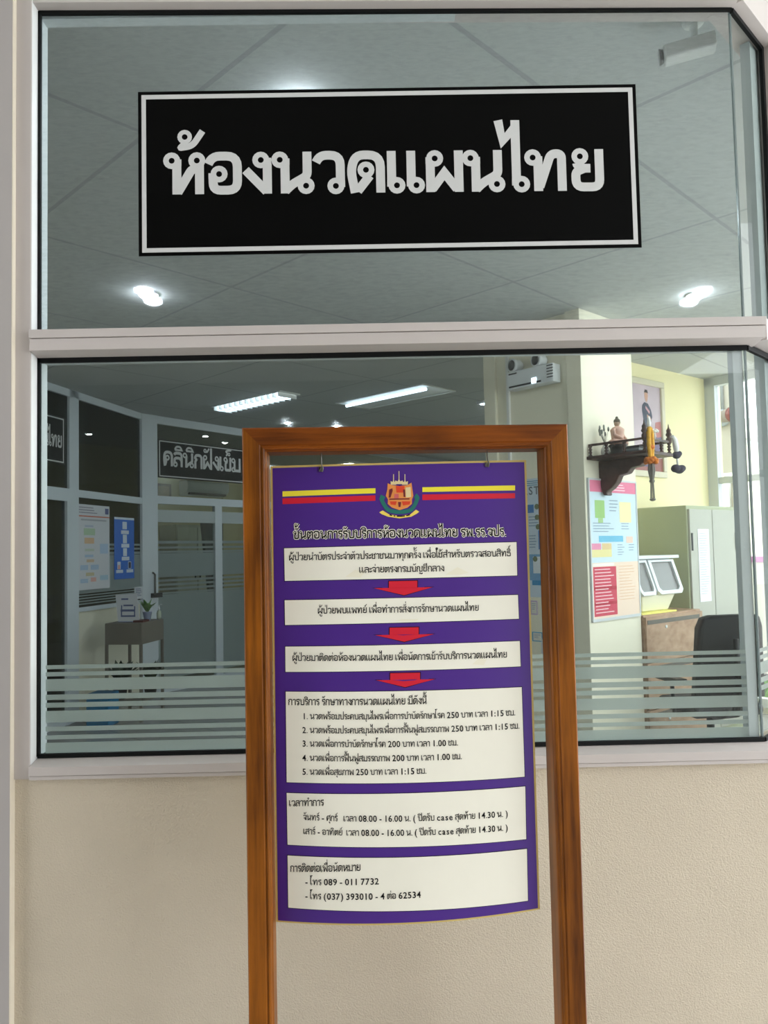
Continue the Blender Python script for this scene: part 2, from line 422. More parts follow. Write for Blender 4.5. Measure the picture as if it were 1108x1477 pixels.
# beige wall below the sill, and left of the bay
ZS = aty(60, 1124, YF).z
BX = 0.225                                                     # bay: run of the 45 degree pane
s = MB(); s.box((XP-0.02, -0.036, 0), (GR+0.01, 0.08, ZS))
struct('wall_front', s, M_beige)
s = MB(); s.prism([(GR+0.01, -0.036, 0), (GR+0.01+4.4, 4.364, 0), (GR-0.06+4.4, 4.45, 0), (GR-0.06, 0.08, 0)], (0, 0, ZS))
struct('wall_bay', s, M_beige)
s = MB(); s.box((-6, -0.036, ZT+0.085), (GR+0.02, 0.10, 3.35)); s.prism([(GR+0.02, -0.036, ZT+0.085), (GR+4.4, 4.35, ZT+0.085), (GR+4.3, 4.45, ZT+0.085), (GR-0.04, 0.10, ZT+0.085)], (0, 0, 0.26))
struct('wall_above', s, M_white)
# tiled column at the left
XC = aty(17.5, 600, -0.058).x
s = MB(); s.box((-6, -0.058, 0), (XC-0.003, 0.1, 3.35)); struct('wall_left_outer', s, M_clad)
s = MB(); s.box((XC-0.0028, -0.0575, 0), (XC, -0.02, 3.35)); struct('trim_1', s, M_caulk)
# left post
s = MB(); s.box((XC-0.001, YF, ZS), (XL, 0.03, 3.2)); struct('trim_2', s, M_alu, 0.002)
# reveal of the left post; daylight on this side put into a lighter colour
s = MB(); s.box((XL, YF+0.003, ZB-0.03), (GL-0.002, 0.0, ZT+0.03)); struct('trim_3', s, mat('lit_aluminium', (240, 240, 240), 0.4), 0.001)
# header: lower edge a touch off level as in the photo
s = MB(); s.hexa([(XL, YF+0.006, ZT+0.008), (GR+0.004, YF+0.006, ZT-0.012), (GR+0.004, 0.05, ZT-0.012), (XL, 0.05, ZT+0.008), (XL, YF+0.006, ZT+0.09), (GR+0.02, YF+0.006, ZT+0.09), (GR+0.02, 0.05, ZT+0.09), (XL, 0.05, ZT+0.09)])
struct('trim_4', s, M_alu, 0.001)
d45 = V((1, 1, 0)).normalized(); n45 = V((1, -1, 0)).normalized()
FB = Fr((GR, 0.0), (GR+1, 1.0))                                # the 45 degree side
s = MB(); FB.box(s, -0.012, 6.2, -0.06, 0.036, ZT-0.012, ZT+0.09); struct('trim_5', s, M_alu, 0.001)
# mullion between the panes: two strips with a joint, sloping underside
s = MB(); s.box((XL+0.002, YF-0.016, ZM1-0.022), (GR+0.028, 0.02, ZM1)); s.box((XL+0.002, YF-0.013, ZM0+0.008), (GR+0.026, 0.02, ZM1-0.0232)); s.prism([(XL+0.002, YF-0.010, ZM0+0.008), (XL+0.002, 0.01, ZM0+0.008), (XL+0.002, 0.01, ZM0-0.001)], (GR+0.02-XL, 0, 0))
struct('trim_6', s, M_alu, 0.0012)
s = MB(); FB.box(s, -0.004, BX+0.02, -0.02, 0.054, ZM0+0.006, ZM1); struct('trim_7', s, M_alu, 0.0012)
# sill: top, upper strip, lower strip
s = MB(); s.box((XL+0.002, YF-0.012, ZB-0.036), (GR+0.02, 0.02, ZB-0.014)); s.box((XL+0.002, YF-0.009, ZS), (GR+0.018, 0.0, ZB-0.037)); s.prism([(XL+0.002, YF-0.012, ZB-0.014), (XL+0.002, 0.012, ZB-0.014), (XL+0.002, 0.012, ZB-0.002)], (GR+0.02-XL, 0, 0))
struct('trim_8', s, M_alu, 0.001)
s = MB(); FB.box(s, -0.004, BX+0.03, -0.02, 0.052, ZB-0.036, ZB-0.012); FB.box(s, -0.004, BX+0.03, -0.02, 0.05, ZS, ZB-0.037); struct('trim_9', s, M_alu, 0.001)
# gaskets
g = 0.0062
s = MB(); s.box((GL-0.002, -0.006, ZB), (GL+g-0.001, 0.004, ZT+0.006)); s.hexa([(GL, -0.006, ZT-0.001), (GR, -0.006, ZT-0.019), (GR, 0.004, ZT-0.019), (GL, 0.004, ZT-0.001), (GL, -0.006, ZT+0.01), (GR, -0.006, ZT-0.01), (GR, 0.004, ZT-0.01), (GL, 0.004, ZT+0.01)])
s.box((GL, -0.006, ZM0-0.011), (GR, 0.004, ZM0+0.004)); s.box((GL, -0.006, ZB-0.004), (GR, 0.004, ZB+0.006))
struct('trim_10', s, M_gask)
s = MB(); FB.box(s, 0, BX, -0.004, 0.006, ZT-0.024, ZT-0.008); FB.box(s, 0, BX, -0.004, 0.006, ZB-0.004, ZB+0.006); FB.box(s, 0, BX, -0.004, 0.006, ZM0-0.011, ZM0+0.004); FB.box(s, BX-0.004, BX+0.012, -0.004, 0.006, ZB, ZT); struct('trim_11', s, M_gask)
# bay post at the far end of the narrow pane, and the bay beyond it
s = MB(); FB.box(s, BX+0.011, BX+0.09, -0.03, 0.04, ZS, 3.2); struct('trim_12', s, M_alu, 0.002)
s = MB(); FB.box(s, 0.175, BX+0.05, -0.04, -0.013, ZB, ZT); struct('trim_13', s, mat('grey_aluminium', (176, 184, 184), 0.45))
# inner frame seen behind the glass
s = MB(); s.box((GL-0.02, 0.012, ZB), (GL+0.0005, 0.05, ZT+0.02)); struct('trim_14', s, M_alu2)
s = MB(); s.box((GL, 0.012, ZT-0.004), (GR+0.03, 0.045, ZT+0.09)); FB.box(s, 0.0, 6.2, -0.045, -0.012, ZT-0.004, CZ+0.1); struct('trim_15', s, M_alu2)
s = MB(); s.box((GL, 0.012, ZM0-0.004), (GR-0.01, 0.05, ZM1)); struct('trim_16', s, M_alu2)
s = MB(); s.box((GR-0.034, 0.010, ZB-0.03), (GR-0.006, 0.04, ZM0+0.01)); struct('trim_17', s, mat('grey_aluminium', (176, 184, 184), 0.45), 0.002)
s = MB(); s.box((GL, 0.012, ZS), (GR-0.01, 0.10, ZB-0.01)); struct('trim_18', s, M_alu2)
# panes
s = MB(); s.box((GL, 0.0045, ZM1-0.01), (GR-0.003, 0.0105, ZT+0.012)); struct('window_1', s, M_glassT)
s = MB(); s.box((GL, 0.0045, ZB-0.006), (GR-0.003, 0.0105, ZM0+0.006)); struct('window_2', s, M_glass)
s = MB(); FB.box(s, 0.004, BX+0.004, -0.0105, -0.0045, ZM1-0.01, ZT); struct('window_3', s, M_glassC)
s = MB(); FB.box(s, 0.004, BX+0.004, -0.0105, -0.0045, ZB-0.006, ZM0); struct('window_4', s, M_glassC)
s = MB(); s.box((GR-0.0028, 0.0035, ZB-0.004), (GR+0.0012, 0.0115, ZM0+0.004)); s.box((GR-0.0028, 0.0035, ZM1-0.004), (GR+0.0012, 0.0115, ZT-0.008)); struct('trim_19', s, M_edge)
# the rest of the glazed side beyond the bay post
s = MB(); FB.box(s, BX+0.09, 6.2, -0.02, -0.012, ZB, ZT); struct('window_5', s, M_glassC)
# corridor we stand in
s = MB(); s.box((-6, -6, -0.1), (9, 0.0, 0)); struct('floor_corridor', s, M_cfloor)
s = MB(); s.box((-4.6, -6, 3.35), (3.2, 0.1, 3.5)); s.box((-6, 0.1, 3.35), (3.2, 6, 3.5)); struct('ceiling_corridor', s, M_white)
s = MB(); s.box((-4.2, -6.1, 0), (4.3, -6, 3.35)); s.box((-4.3, -6, 0), (-4.2, -2.6, 3.35)); struct('wall_rear', s, mat('rear_wall', (126, 122, 116), 0.8))

# ------------------------------------------------------------------ structure: hall behind the glass
A = atz(97, 563, CZ); B = atz(200, 597, CZ); Cc = atz(350, 620, CZ)
dA = (B-A).normalized(); A0 = A-dA*((A.y-0.1)/dA.y)
F1 = Fr(A0, B)                                                  # left partition
F2 = Fr(B, Cc)                                                  # acupuncture clinic partition
K0 = atz(835, 444, CZ); K1 = atz(907, 469, CZ)
FK = Fr(K0, K1); tp = V((-FK.t.y, FK.t.x, 0))
FP = Fr(K0, K0+tp)                                              # pier side wall
PL = FP.px(703, 700)[0]
Q0 = atz(913, 523, CZ); Q1 = atz(1019, 548, CZ)
FQ = Fr(Q0, Q1)
tR = V((FQ.t.y, -FQ.t.x, 0))
FRt = Fr(Q1, Q1+tR)                                             # glazed outer wall at the right
# plan corners for floor and ceiling
tb = ((Q1-V((GR, 0, 0))).dot(d45))
X1 = V((GR, 0, 0))+d45*tb
E2 = B+F2.t*9.0
plan = [V((A0.x-2.6, 0.1, 0)), V((GR, 0.06, 0)), V((X1.x, X1.y, 0)), V((Q1.x, Q1.y, 0))+FQ.t*0.2, V((Q1.x, Q1.y, 0))+FQ.t*0.2+tp*2.3, V((Q1.x, Q1.y, 0))+FQ.t*9+tp*2.3, V((E2.x+2, E2.y+5, 0)), V((E2.x-4, E2.y+3, 0)), V((A0.x-2.6, 9.0, 0))]
s = MB(); s.prism([p+V((0, 0, -0.1)) for p in plan], (0, 0, 0.1)); struct('floor', s, M_floor)
s = MB(); s.prism([p+V((0, 0, CZ)) for p in plan], (0, 0, 0.1)); struct('ceiling', s, M_ceil)
# infill from header up to the hall ceiling
s = MB(); s.box((-6, 0.03, ZT+0.05), (GR, 0.045, CZ+0.1)); s.box((-6, 0.055, 0), (GL-0.03, 0.10, CZ+0.1)); struct('wall_front_inner', s, M_alu2)
# --- left partition
def F1p(x, y, b=0.0): return F1.px(x, y, b)
a107 = F1p(107, 650)[0]; a93 = F1p(93.5, 650)[0]; a199 = F1p(198.5, 650)[0]; aB = F1.L
hT = F1p(150, 717)[1]; hS = F1p(130, 874)[1]
s = MB()
F1.box(s, a93, a107, 0, 0.05, 0, CZ); F1.box(s, a199, aB+0.0, 0, 0.05, 0, CZ)
F1.box(s, 0, aB, 0, 0.05, CZ-0.07, CZ); F1.box(s, 0, aB, 0.001, 0.051, hT-0.035, hT+0.035)
F1.box(s, a107, a199, 0.001, 0.049, hS-0.04, hS)
struct('trim_20', s, M_alu3)
s = MB(); F1.box(s, a107, aB, -0.05, 0.02, 0, hS-0.04); struct('wall_left', s, mat('hall_wall', (224, 220, 200), 0.75))
s = MB(); F1.box(s, a107, a199, 0.018, 0.026, hT, CZ-0.06); F1.box(s, 0, a93, 0.018, 0.026, hT, CZ-0.06); struct('window_6', s, M_glassD)
s = MB(); F1.box(s, a107, a199, 0.018, 0.026, hS, hT); struct('window_7', s, M_glassD)
a89 = F1p(89, 800)[0]; a66 = a89-0.85
s = MB(); F1.box(s, a89, a93, 0.0, 0.06, 0, hT); F1.box(s, a66-0.08, a66, 0.0, 0.06, 0, hT); F1.box(s, a66, a89, 0.0, 0.06, hT-0.085, hT); F1.box(s, a66, a89, 0.01, 0.05, 0, 0.1); struct('trim_21', s, M_alu3)
dr = MB(); F1.box(dr, a66, a89, 0.02, 0.032, 0.1, hT-0.085); struct('door_1', dr, M_glassD)
s = MB(); F1.box(s, 0, a66-0.08, -0.05, 0.03, 0, CZ); struct('wall_left_near', s, M_cream)
s = MB(); F1.box(s, 0, aB+0.4, -2.3, -2.2, 0, CZ); struct('wall_left_room', s, mat('drab_wall', (176, 164, 138), 0.8))
# --- clinic partition
a218 = 0.0; a224 = F2.px(223, 760)[0]
hT2 = F2.px(285, 724)[1]
s = MB()
F2.box(s, 0, a224, 0, 0.06, 0, CZ); F2.box(s, 0, 9.0, 0, 0.05, CZ-0.09, CZ); F2.box(s, 0, 9.0, 0.001, 0.051, hT2-0.045, hT2+0.045)
for x in (312, 421, 560, 690):
    c = F2.px(x, 800)[0]; F2.box(s, c-0.055, c+0.055, 0.001, 0.049, 0, hT2)
F2.box(s, 0, 9, 0, 0.06, 0, 0.09)
struct('trim_22', s, M_alu3)
s = MB(); F2.box(s, a224, 9.0, 0.018, 0.026, hT2, CZ-0.09); struct('window_8', s, M_glassG)
s = MB(); F2.box(s, a224, 9.0, 0.018, 0.026, 0.09, hT2); struct('window_9', s, M_glassG)
hd0 = F2.px(285, 740)[1]; hd1 = F2.px(285, 752)[1]
s = MB(); F2.box(s, a224, 9.0, 0.0, 0.045, hd1-0.02, hd0+0.02); struct('trim_23', s, mat('grey_aluminium', (176, 184, 184), 0.45))
s = MB(); F2.box(s, -1.4, 10.0, -2.6, -2.5, 0, CZ); struct('wall_clinic_back', s, mat('clinic_wall', (222, 212, 170), 0.8))
s = MB(); p0 = F1.pt(aB+0.35, -2.25, 0); p1 = F2.pt(-1.4, -2.55, 0); s.prism([p0, p1, p1+V((-0.1, 0.1, 0)), p0+V((-0.1, 0.1, 0))], (0, 0, CZ)); struct('wall_clinic_side', s, M_cream)
s = MB(); s.prism([V((E2.x, E2.y, 0)), V((E2.x, E2.y, 0))+F2.n*6, V((E2.x, E2.y, 0))+F2.n*6+F2.t*0.1, V((E2.x, E2.y, 0))+F2.t*0.1], (0, 0, CZ)); struct('wall_hall_end', s, M_cream)
# --- pier and column
pw = FP.px(819, 600)[0]
s = MB(); s.hexa([FK.pt(0, 0, 0), FK.pt(FK.L+0.02, 0, 0), FK.pt(FK.L+0.02, -pw, 0), FK.pt(0, -pw, 0), FK.pt(0, 0, CZ), FK.pt(FK.L+0.02, 0, CZ), FK.pt(FK.L+0.02, -pw, CZ), FK.pt(0, -pw, CZ)])
struct('wall_column', s, M_cream, 0.004)
s = MB(); FP.box(s, pw, PL, -FK.L-0.02, -0.025, 0, CZ); struct('wall_pier', s, M_cream, 0.004)
s = MB(); FP.box(s, PL-0.10, PL+0.01, -0.03, 0.0, 0, CZ); struct('trim_24', s, M_cream, 0.006)
a731 = FP.px(731, 560)[0]
s = MB(); FP.box(s, a731-0.012, a731+0.012, -0.03, -0.005, 1.0, CZ); struct('trim_25', s, M_white, 0.003)
# --- portrait wall and outer glazing
s = MB(); FQ.box(s, -0.75, FQ.L+0.25, -0.12, 0, 0, CZ); struct('wall_right', s, mat('yellow_cream_wall', (246, 236, 190), 0.7))
s = MB(); FQ.box(s, FQ.L+0.15, FQ.L+0.25, -2.2, -0.12, 0, CZ); FQ.box(s, FQ.L+0.15, FQ.L+9, -2.3, -2.2, 0, CZ); struct('wall_right_far', s, M_cream)
hw1 = FRt.px(1045, 546)[1]; hr = FRt.px(1045, 693)[1]
LR = (X1-Q1).length
s = MB()
FRt.box(s, 0, 0.10, -0.03, 0.05, 0, CZ); FRt.box(s, 0, LR, -0.03, 0.05, hw1-0.06, CZ)
FRt.box(s, 0.1, LR, -0.02, 0.04, hr-0.03, hr+0.03); FRt.box(s, 0.1, LR, -0.03, 0.05, 0.06, 0.14)
for c in (0.95, 1.9): FRt.box(s, c-0.03, c+0.03, -0.02, 0.04, 0.9, hw1)
struct('trim_26', s, M_alu2)
s = MB(); FRt.box(s, 0, LR, -0.1, 0.02, 0, 0.06); struct('wall_right_low', s, M_cream)
s = MB(); FRt.box(s, 0.1, LR, -0.003, 0.003, 0.14, hw1-0.06); struct('window_10', s, M_glassC)
# cream wall and lane outside that glazing
FO = Fr(FRt.pt(-3.0, -1.7, 0), FRt.pt(-2, -1.7, 0))
ao = FO.px(1068, 760)[0]
s = MB(); FO.box(s, 0, ao, -0.2, 0, -0.05, 4.2); struct('wall_outdoor', s, mat('outdoor_cream', (176, 170, 156), 0.8))
s = MB(); s.prism([V((3.0, -6, -0.15)), V((30, -6, -0.15)), V((30, 30, -0.15)), V((2.5, 30, -0.15)), V((3.8, 5.6, -0.15))], (0, 0, 0.04)); struct('ground_outdoor', s, mat('pale_paving', (214, 212, 206), 0.9))

# ------------------------------------------------------------------ black sign on the upper pane
sx0, sx1, sz0, sz1 = -0.6175, 0.7185, 2.3425, 2.7905
root = thing('room_sign', 'long black vinyl sign with big white Thai letters on the upper window pane', 'sign', ((sx0+sx1)/2, 0.003, sz0))
s = MB(); s.box((sx0, 0.0032, sz0), (sx1, 0.0044, sz1)); obj('backing', s, M_blackv, root)
b0, bt = 0.0092, 0.0118; s = MB()
for (a, b, c, d) in ((sx0+b0, sz1-b0-bt, sx1-b0, sz1-b0), (sx0+b0, sz0+b0, sx1-b0, sz0+b0+bt), (sx0+b0, sz0+b0+bt, sx0+b0+bt, sz1-b0-bt), (sx1-b0-bt, sz0+b0+bt, sx1-b0, sz1-b0-bt)):
    s.box((a, 0.0026, b), (c, 0.0034, d))
setp(obj('border', s, M_whitev, root), 'thin white border line')
E1 = aty(237.5, 280.6, 0.0026); E2b = aty(888.8, 274.6, 0.0026)
xs_px = [237.5, 299.2, 353.5, 397.4, 457.8, 507.8, 566.5, 624.0, 680.2, 751.0, 772.8, 838.8]
sc = 63.0*0.0018/100
xs = [(x-237.5)*0.0018/sc for x in xs_px]
polys, _ = layout('ห้องนวดแผนไทย', 21, xs=xs)
dz = (E2b.z-E1.z)/(E2b.x-E1.x)
s = text_mb(polys, lambda x, y: (E1.x+x*sc, 0.0026, E1.z+y*sc+x*sc*dz))
setp(obj('lettering', s, M_whitev, root), 'white Thai lettering')

# ------------------------------------------------------------------ frosted strips on the lower panes
bands = [(455, 472), (485, 503), (515, 567), (582, 605), (617, 638), (652, 702), (720, 740), (757, 775), (789, 850)]
fx0, fx1 = GL+0.014, GR-0.012
root = thing('frosted_film', 'frosted privacy film in horizontal stripes along the bottom of the lower pane', 'window film', ((fx0+fx1)/2, 0.012, ZB))
for v0, v1 in bands:
    za = aty(900, 790+v0/3.01, 0.012).z; zb = max(aty(900, 790+v1/3.01, 0.012).z, ZB+0.004)
    s = MB(); s.box((fx0, 0.0107, zb), (fx1, 0.0113, za)); obj('strip', s, M_film, root)
root = thing('frosted_film', 'short frosted striped film on the narrow angled corner pane', 'window film', FB.pt(BX/2, -0.012, ZB))
for v0, v1 in ((455, 472), (485, 503), (515, 567), (582, 605), (617, 638)):
    za = aty(900, 790+v0/3.01, 0.012).z; zb = aty(900, 790+v1/3.01, 0.012).z
    s = MB(); FB.box(s, 0.012, BX-0.008, -0.0113, -0.0107, zb, za); obj('strip', s, M_film, root)

# ------------------------------------------------------------------ wooden notice stand
W_v = wood('teak_upright', 2, (68, 32, 6), (156, 90, 20), 0.4, 0.06)
W_h = wood('teak_rail', 0, (64, 28, 6), (142, 74, 16), 0.4, 0.06)
SD = -0.45; sl = aty(350, 618, SD); sr = aty(820, 610, SD)
SW = 0.664; SH = 1.803
sc0 = V(((sl.x+sr.x)/2, SD+0.036, 0)); th = radians(2.6)
stand = thing('sign_stand', 'varnished brown wooden frame stand holding the purple notice in front of the window', 'sign stand', sc0)
sxv = V((cos(th), sin(th), 0)); syv = V((-sin(th), cos(th), 0))
def ST(x, y, z): return sc0+sxv*x+syv*y+V((0, 0, z))
prof = [(0.0, -0.033), (0.0025, -0.036), (0.034, -0.036), (0.0365, -0.0335), (0.0385, -0.0335), (0.0395, -0.0355), (0.042, -0.0355), (0.0445, -0.034), (0.046, -0.030), (0.048, -0.028), (0.049, -0.024), (0.049, 0.030), (0.0, 0.030)]
n = len(prof)
for side in (-1, 1):
    s = MB(); lo = [ST(side*(SW/2-a), b, 0.05) for a, b in prof]; hi = [ST(side*(SW/2-a), b, SH-a) for a, b in prof]
    s.add(lo+hi, [list(range(n)), list(range(n, 2*n))]+[(i, (i+1) % n, (i+1) % n+n, i+n) for i in range(n)])
    obj('post', s, W_v, stand)
s = MB(); lo = [ST(-SW/2+a, b, SH-a) for a, b in prof]; hi = [ST(SW/2-a, b, SH-a) for a, b in prof]
s.add(lo+hi, [list(range(n)), list(range(n, 2*n))]+[(i, (i+1) % n, (i+1) % n+n, i+n) for i in range(n)])
obj('top_rail', s, W_h, stand)
s = MB(); s.hexa([ST(-SW/2+0.04, -0.02, 0.25), ST(SW/2-0.04, -0.02, 0.25), ST(SW/2-0.04, 0.02, 0.25), ST(-SW/2+0.04, 0.02, 0.25), ST(-SW/2+0.04, -0.02, 0.31), ST(SW/2-0.04, -0.02, 0.31), ST(SW/2-0.04, 0.02, 0.31), ST(-SW/2+0.04, 0.02, 0.31)])
obj('bottom_rail', s, W_h, stand)
for side in (-1, 1):
    s = MB(); x0, x1 = side*(SW/2-0.055), side*(SW/2+0.005); a, b = min(x0, x1), max(x0, x1)
    s.prism([ST(a, -0.22, 0), ST(a, 0.22, 0), ST(a, 0.22, 0.03), ST(a, 0.05, 0.07), ST(a, -0.05, 0.07), ST(a, -0.22, 0.03)], sxv*(b-a)); obj('foot', s, W_v, stand)
M_steel = mat('dull_steel', (120, 118, 112), 0.4, 0.5, 0.7)

# ------------------------------------------------------------------ purple notice
PY = SD+0.045
cTL, cTR, cBL, cBR = [aty(x, y, PY) for x, y in ((391, 673), (760, 663), (399, 1327), (780, 1314))]
def pfun(x, z):
    """depth of the bowed sheet at (x, z)"""
    v = min(1, max(0, (cTL.z-z)/(cTL.z-cBL.z))); xl = cTL.x+(cBL.x-cTL.x)*v; xr = cTR.x+(cBR.x-cTR.x)*v
    u = (x-xl)/(xr-xl)
    return PY+th*(x-(xl+xr)/2)*0.6-(0.010+0.026*v)*(1-(2*u-1)**2)
def pxz(px, py):
    y = PY
    for _ in range(4):
        q = aty(px, py, y); y = pfun(q.x, q.z)
    return q.x, q.z
def P3(x, z, off): return V((x, pfun(x, z)-off, z))
board = thing('notice_board', 'bowed purple board with printed steps hanging by two hooks in the wooden stand', 'notice', V(((cBL.x+cBR.x)/2, PY, cBL.z)))
def sheet(corners, nu, nv, off, thick=0.0):
    """bowed quad through four flat corners (TL, TR, BR, BL) given as (x, z)"""
    TL, TR, BR, BL = corners; mb = MB(); fr = []; bk = []
    for j in range(nv+1):
        for i in range(nu+1):
            u, v = i/nu, j/nv
            x = (TL[0]*(1-u)+TR[0]*u)*(1-v)+(BL[0]*(1-u)+BR[0]*u)*v; z = (TL[1]*(1-u)+TR[1]*u)*(1-v)+(BL[1]*(1-u)+BR[1]*u)*v
            fr.append(P3(x, z, off)); bk.append(P3(x, z, off-thick))
    w = nu+1; q = [(j*w+i, (j+1)*w+i, (j+1)*w+i+1, j*w+i+1) for j in range(nv) for i in range(nu)]
    if thick:
        N = len(fr); ed = [(i, i+1) for i in range(nu)]+[(nu+j*w, nu+(j+1)*w) for j in range(nv)]+[(nv*w+i+1, nv*w+i) for i in reversed(range(nu))]+[((j+1)*w, j*w) for j in reversed(range(nv))]
        mb.add(fr+bk, q+[tuple(i+N for i in f)[::-1] for f in q]+[(a, b, b+N, a+N) for a, b in ed])
    else: mb.add(fr, q)
    return mb
M_purple = mat('purple_print', (74, 38, 132), 0.38, 0.35, var=0.04, vscale=6)
M_gold = mat('gold_edge', (206, 180, 104), 0.5)
M_paper = mat('ivory_print', (240, 236, 222), 0.5, 0.3, var=0.012, vscale=12)
M_ink = mat('black_ink', (10, 9, 10), 0.5, 0.2)
M_red = mat('red_print', (208, 30, 52), 0.45, 0.3)
M_yel = mat('yellow_print', (238, 222, 60), 0.45, 0.3)
cs = [(c.x, c.z) for c in (cTL, cTR, cBR, cBL)]
obj('edging', sheet(cs, 16, 12, 0.0, 0.003), M_gold, board)
gx = 0.0042
ins = [(cs[0][0]+gx, cs[0][1]-gx), (cs[1][0]-gx, cs[1][1]-gx), (cs[2][0]-gx, cs[2][1]+gx*0.8), (cs[3][0]+gx, cs[3][1]+gx*0.8)]
obj('sheet', sheet(ins, 24, 16, 0.0006, 0.0004), M_purple, board)
def quad(name, pts, m, off, parent, nu=12, nv=2, grow=0.0):
    c = [pxz(*p) for p in pts]
    if grow: c = [(c[0][0]-grow, c[0][1]+grow), (c[1][0]+grow, c[1][1]+grow), (c[2][0]+grow, c[2][1]-grow), (c[3][0]-grow, c[3][1]-grow)]
    return obj(name, sheet(c, nu, nv, off, 0.0003), m, parent)
def line(name, text, x0, y0, x1, y1, xh, wt, m, off, parent, grow=0.0):
    p0 = pxz(x0, y0); p1 = pxz(x1, y1)
    polys, wd = layout(text, wt, grow); sx = hypot(p1[0]-p0[0], p1[1]-p0[1])/wd; ux, uz = (p1[0]-p0[0])/wd, (p1[1]-p0[1])/wd
    sy = xh*0.00141/100
    return obj(name, text_mb(polys, lambda x, y: P3(p0[0]+ux*x, p0[1]+uz*x+y*sy, off)), m, parent)
# stripes
for nm, m, pts in (('yellow_stripe', M_yel, ((407.7, 708.8), (541.7, 704.2), (541.7, 711.5), (407.7, 716.4))), ('red_stripe', M_red, ((407.7, 718.8), (541.7, 714.6), (541.7, 722.3), (407.7, 727.3))),
                   ('yellow_stripe', M_yel, ((609.4, 702.9), (743, 700.2), (743, 707.4), (609.4, 709.7))), ('red_stripe', M_red, ((609.4, 713.3), (743, 711.5), (743, 718.7), (609.4, 721.4)))):
    quad(nm, pts, m, 0.0011, board)
title = 'ขั้นตอนการรับบริการห้องนวดแผนไทย รพ.รร.จปร.'
halo = line('title_outline', title, 424, 777.6, 731, 773.2, 11.6, 15, M_paper, 0.0012, board, grow=10)
line('title_lettering', title, 424, 777.6, 731, 773.2, 11.6, 17, M_ink, 0.0016, board)
panels = [
 (((410, 790.9), (745, 781.9), (746, 830), (411, 837.8)), [
   ('ผู้ป่วยนำบัตรประจำตัวประชาชนมาทุกครั้ง เพื่อใช้สำหรับตรวจสอบสิทธิ์', 417, 808.6, 737, 802.4, 8.4), ('และจ่ายตรงกรมบัญชีกลาง', 518, 826.3, 641, 824, 8.4)]),
 (((410.8, 865.8), (747, 858), (748.4, 892.4), (411.3, 901.4)), [('ผู้ป่วยพบแพทย์ เพื่อทำการสั่งการรักษานวดแผนไทย', 458.5, 885.2, 691, 880.9, 8.4)]),
 (((411.7, 932.6), (749.7, 924.5), (751, 961), (412, 969)), [('ผู้ป่วยมาติดต่อห้องนวดแผนไทย เพื่อนัดการเข้ารับบริการนวดแผนไทย', 422, 953.3, 731.7, 948.3, 8.4)]),
 (((412.3, 997.5), (752.5, 991), (756.7, 1120), (413.7, 1128)), [
   ('การบริการ รักษาทางการนวดแผนไทย มีดังนี้', 416, 1016.8, 616, 1015.2, 9.0),
   ('1. นวดพร้อมประคบสมุนไพรเพื่อการบำบัดรักษาโรค 250 บาท เวลา 1:15 ชม.', 436.2, 1037, 743.6, 1031.6, 7.6),
   ('2. นวดพร้อมประคบสมุนไพรเพื่อการฟื้นฟูสมรรถภาพ 250 บาท เวลา 1:15 ชม.', 436, 1057, 749.7, 1050.6, 7.6),
   ('3. นวดเพื่อการบำบัดรักษาโรค 200 บาท เวลา 1.00 ชม.', 436, 1076.4, 661, 1075, 7.6),
   ('4. นวดเพื่อการฟื้นฟูสมรรถภาพ 200 บาท เวลา 1.00 ชม.', 436, 1097, 666.6, 1094.7, 7.6),
   ('5. นวดเพื่อสุขภาพ 250 บาท เวลา 1:15 ชม.', 436, 1117, 615.5, 1115.6, 7.6)]),
 (((413.7, 1143.5), (757.6, 1134), (759, 1210), (415, 1218)), [
   ('เวลาทำการ', 417, 1162.7, 467.5, 1161.8, 8.6),
   ('จันทร์ - ศุกร์   เวลา 08.00 - 16.00 น. ( ปิดรับ case สุดท้าย 14.30 น. )', 437.6, 1182.4, 733, 1177.3, 7.6),
   ('เสาร์ - อาทิตย์  เวลา 08.00 - 16.00 น. ( ปิดรับ case สุดท้าย 14.30 น. )', 437.6, 1202.6, 733, 1197.4, 7.6)]),
 (((415, 1233.6), (760, 1224), (761.4, 1298.8), (416, 1308.7)), [
   ('การติดต่อเพื่อนัดหมาย', 418.8, 1257, 520.5, 1255.6, 9.0),
   ('- โทร 089 - 011 7732', 440, 1275.8, 547, 1274.9, 7.6),
   ('- โทร (037) 393010 - 4 ต่อ 62534', 440, 1296, 607.5, 1294, 7.6)]),
]
for pts, lines in panels:
    quad('panel_border', pts, M_ink, 0.0010, board, 16, 3, grow=0.0012)
    pn = quad('text_panel', pts, M_paper, 0.0014, board, 16, 3)
    for t in lines: line('lettering', *t, 15, M_ink, 0.0018, pn)
for (a0, a1, ys, x0, x1, yw, xt, yt) in ((561, 602, 838, 539.5, 624.5, 847.5, 583, 858.5), (562, 604, 905, 541, 626, 915.2, 583.5, 925.5), (563, 606, 970.5, 542.6, 627.5, 980.2, 584.5, 991)):
    def arrow(nm, e, off, m):
        k = 0.018; sl_ = lambda x, y: pxz(x, y-k*(x-xt))
        top = [sl_(a0-e, ys-e), sl_(a1+e, ys-e), sl_(a1+e, yw-e*0.6)]; pl = [sl_(a0-e, ys-e), sl_(a1+e, ys-e), sl_(a1+e, yw), sl_(a0-e, yw)]
        mb = MB()
        mb.add([P3(x, z, off) for x, z in pl], [(0, 1, 2, 3)])
        hd = [sl_(x0-e*2.5, yw-e*0.6), sl_(x1+e*2.5, yw-e*0.6), sl_(xt, yt+e)]
        mb.add([P3(x, z, off) for x, z in hd], [(0, 1, 2)])
        return obj(nm, mb, m, board)
    arrow('arrow_outline', 1.0, 0.0011, M_ink); arrow('arrow', 0, 0.0015, M_red)
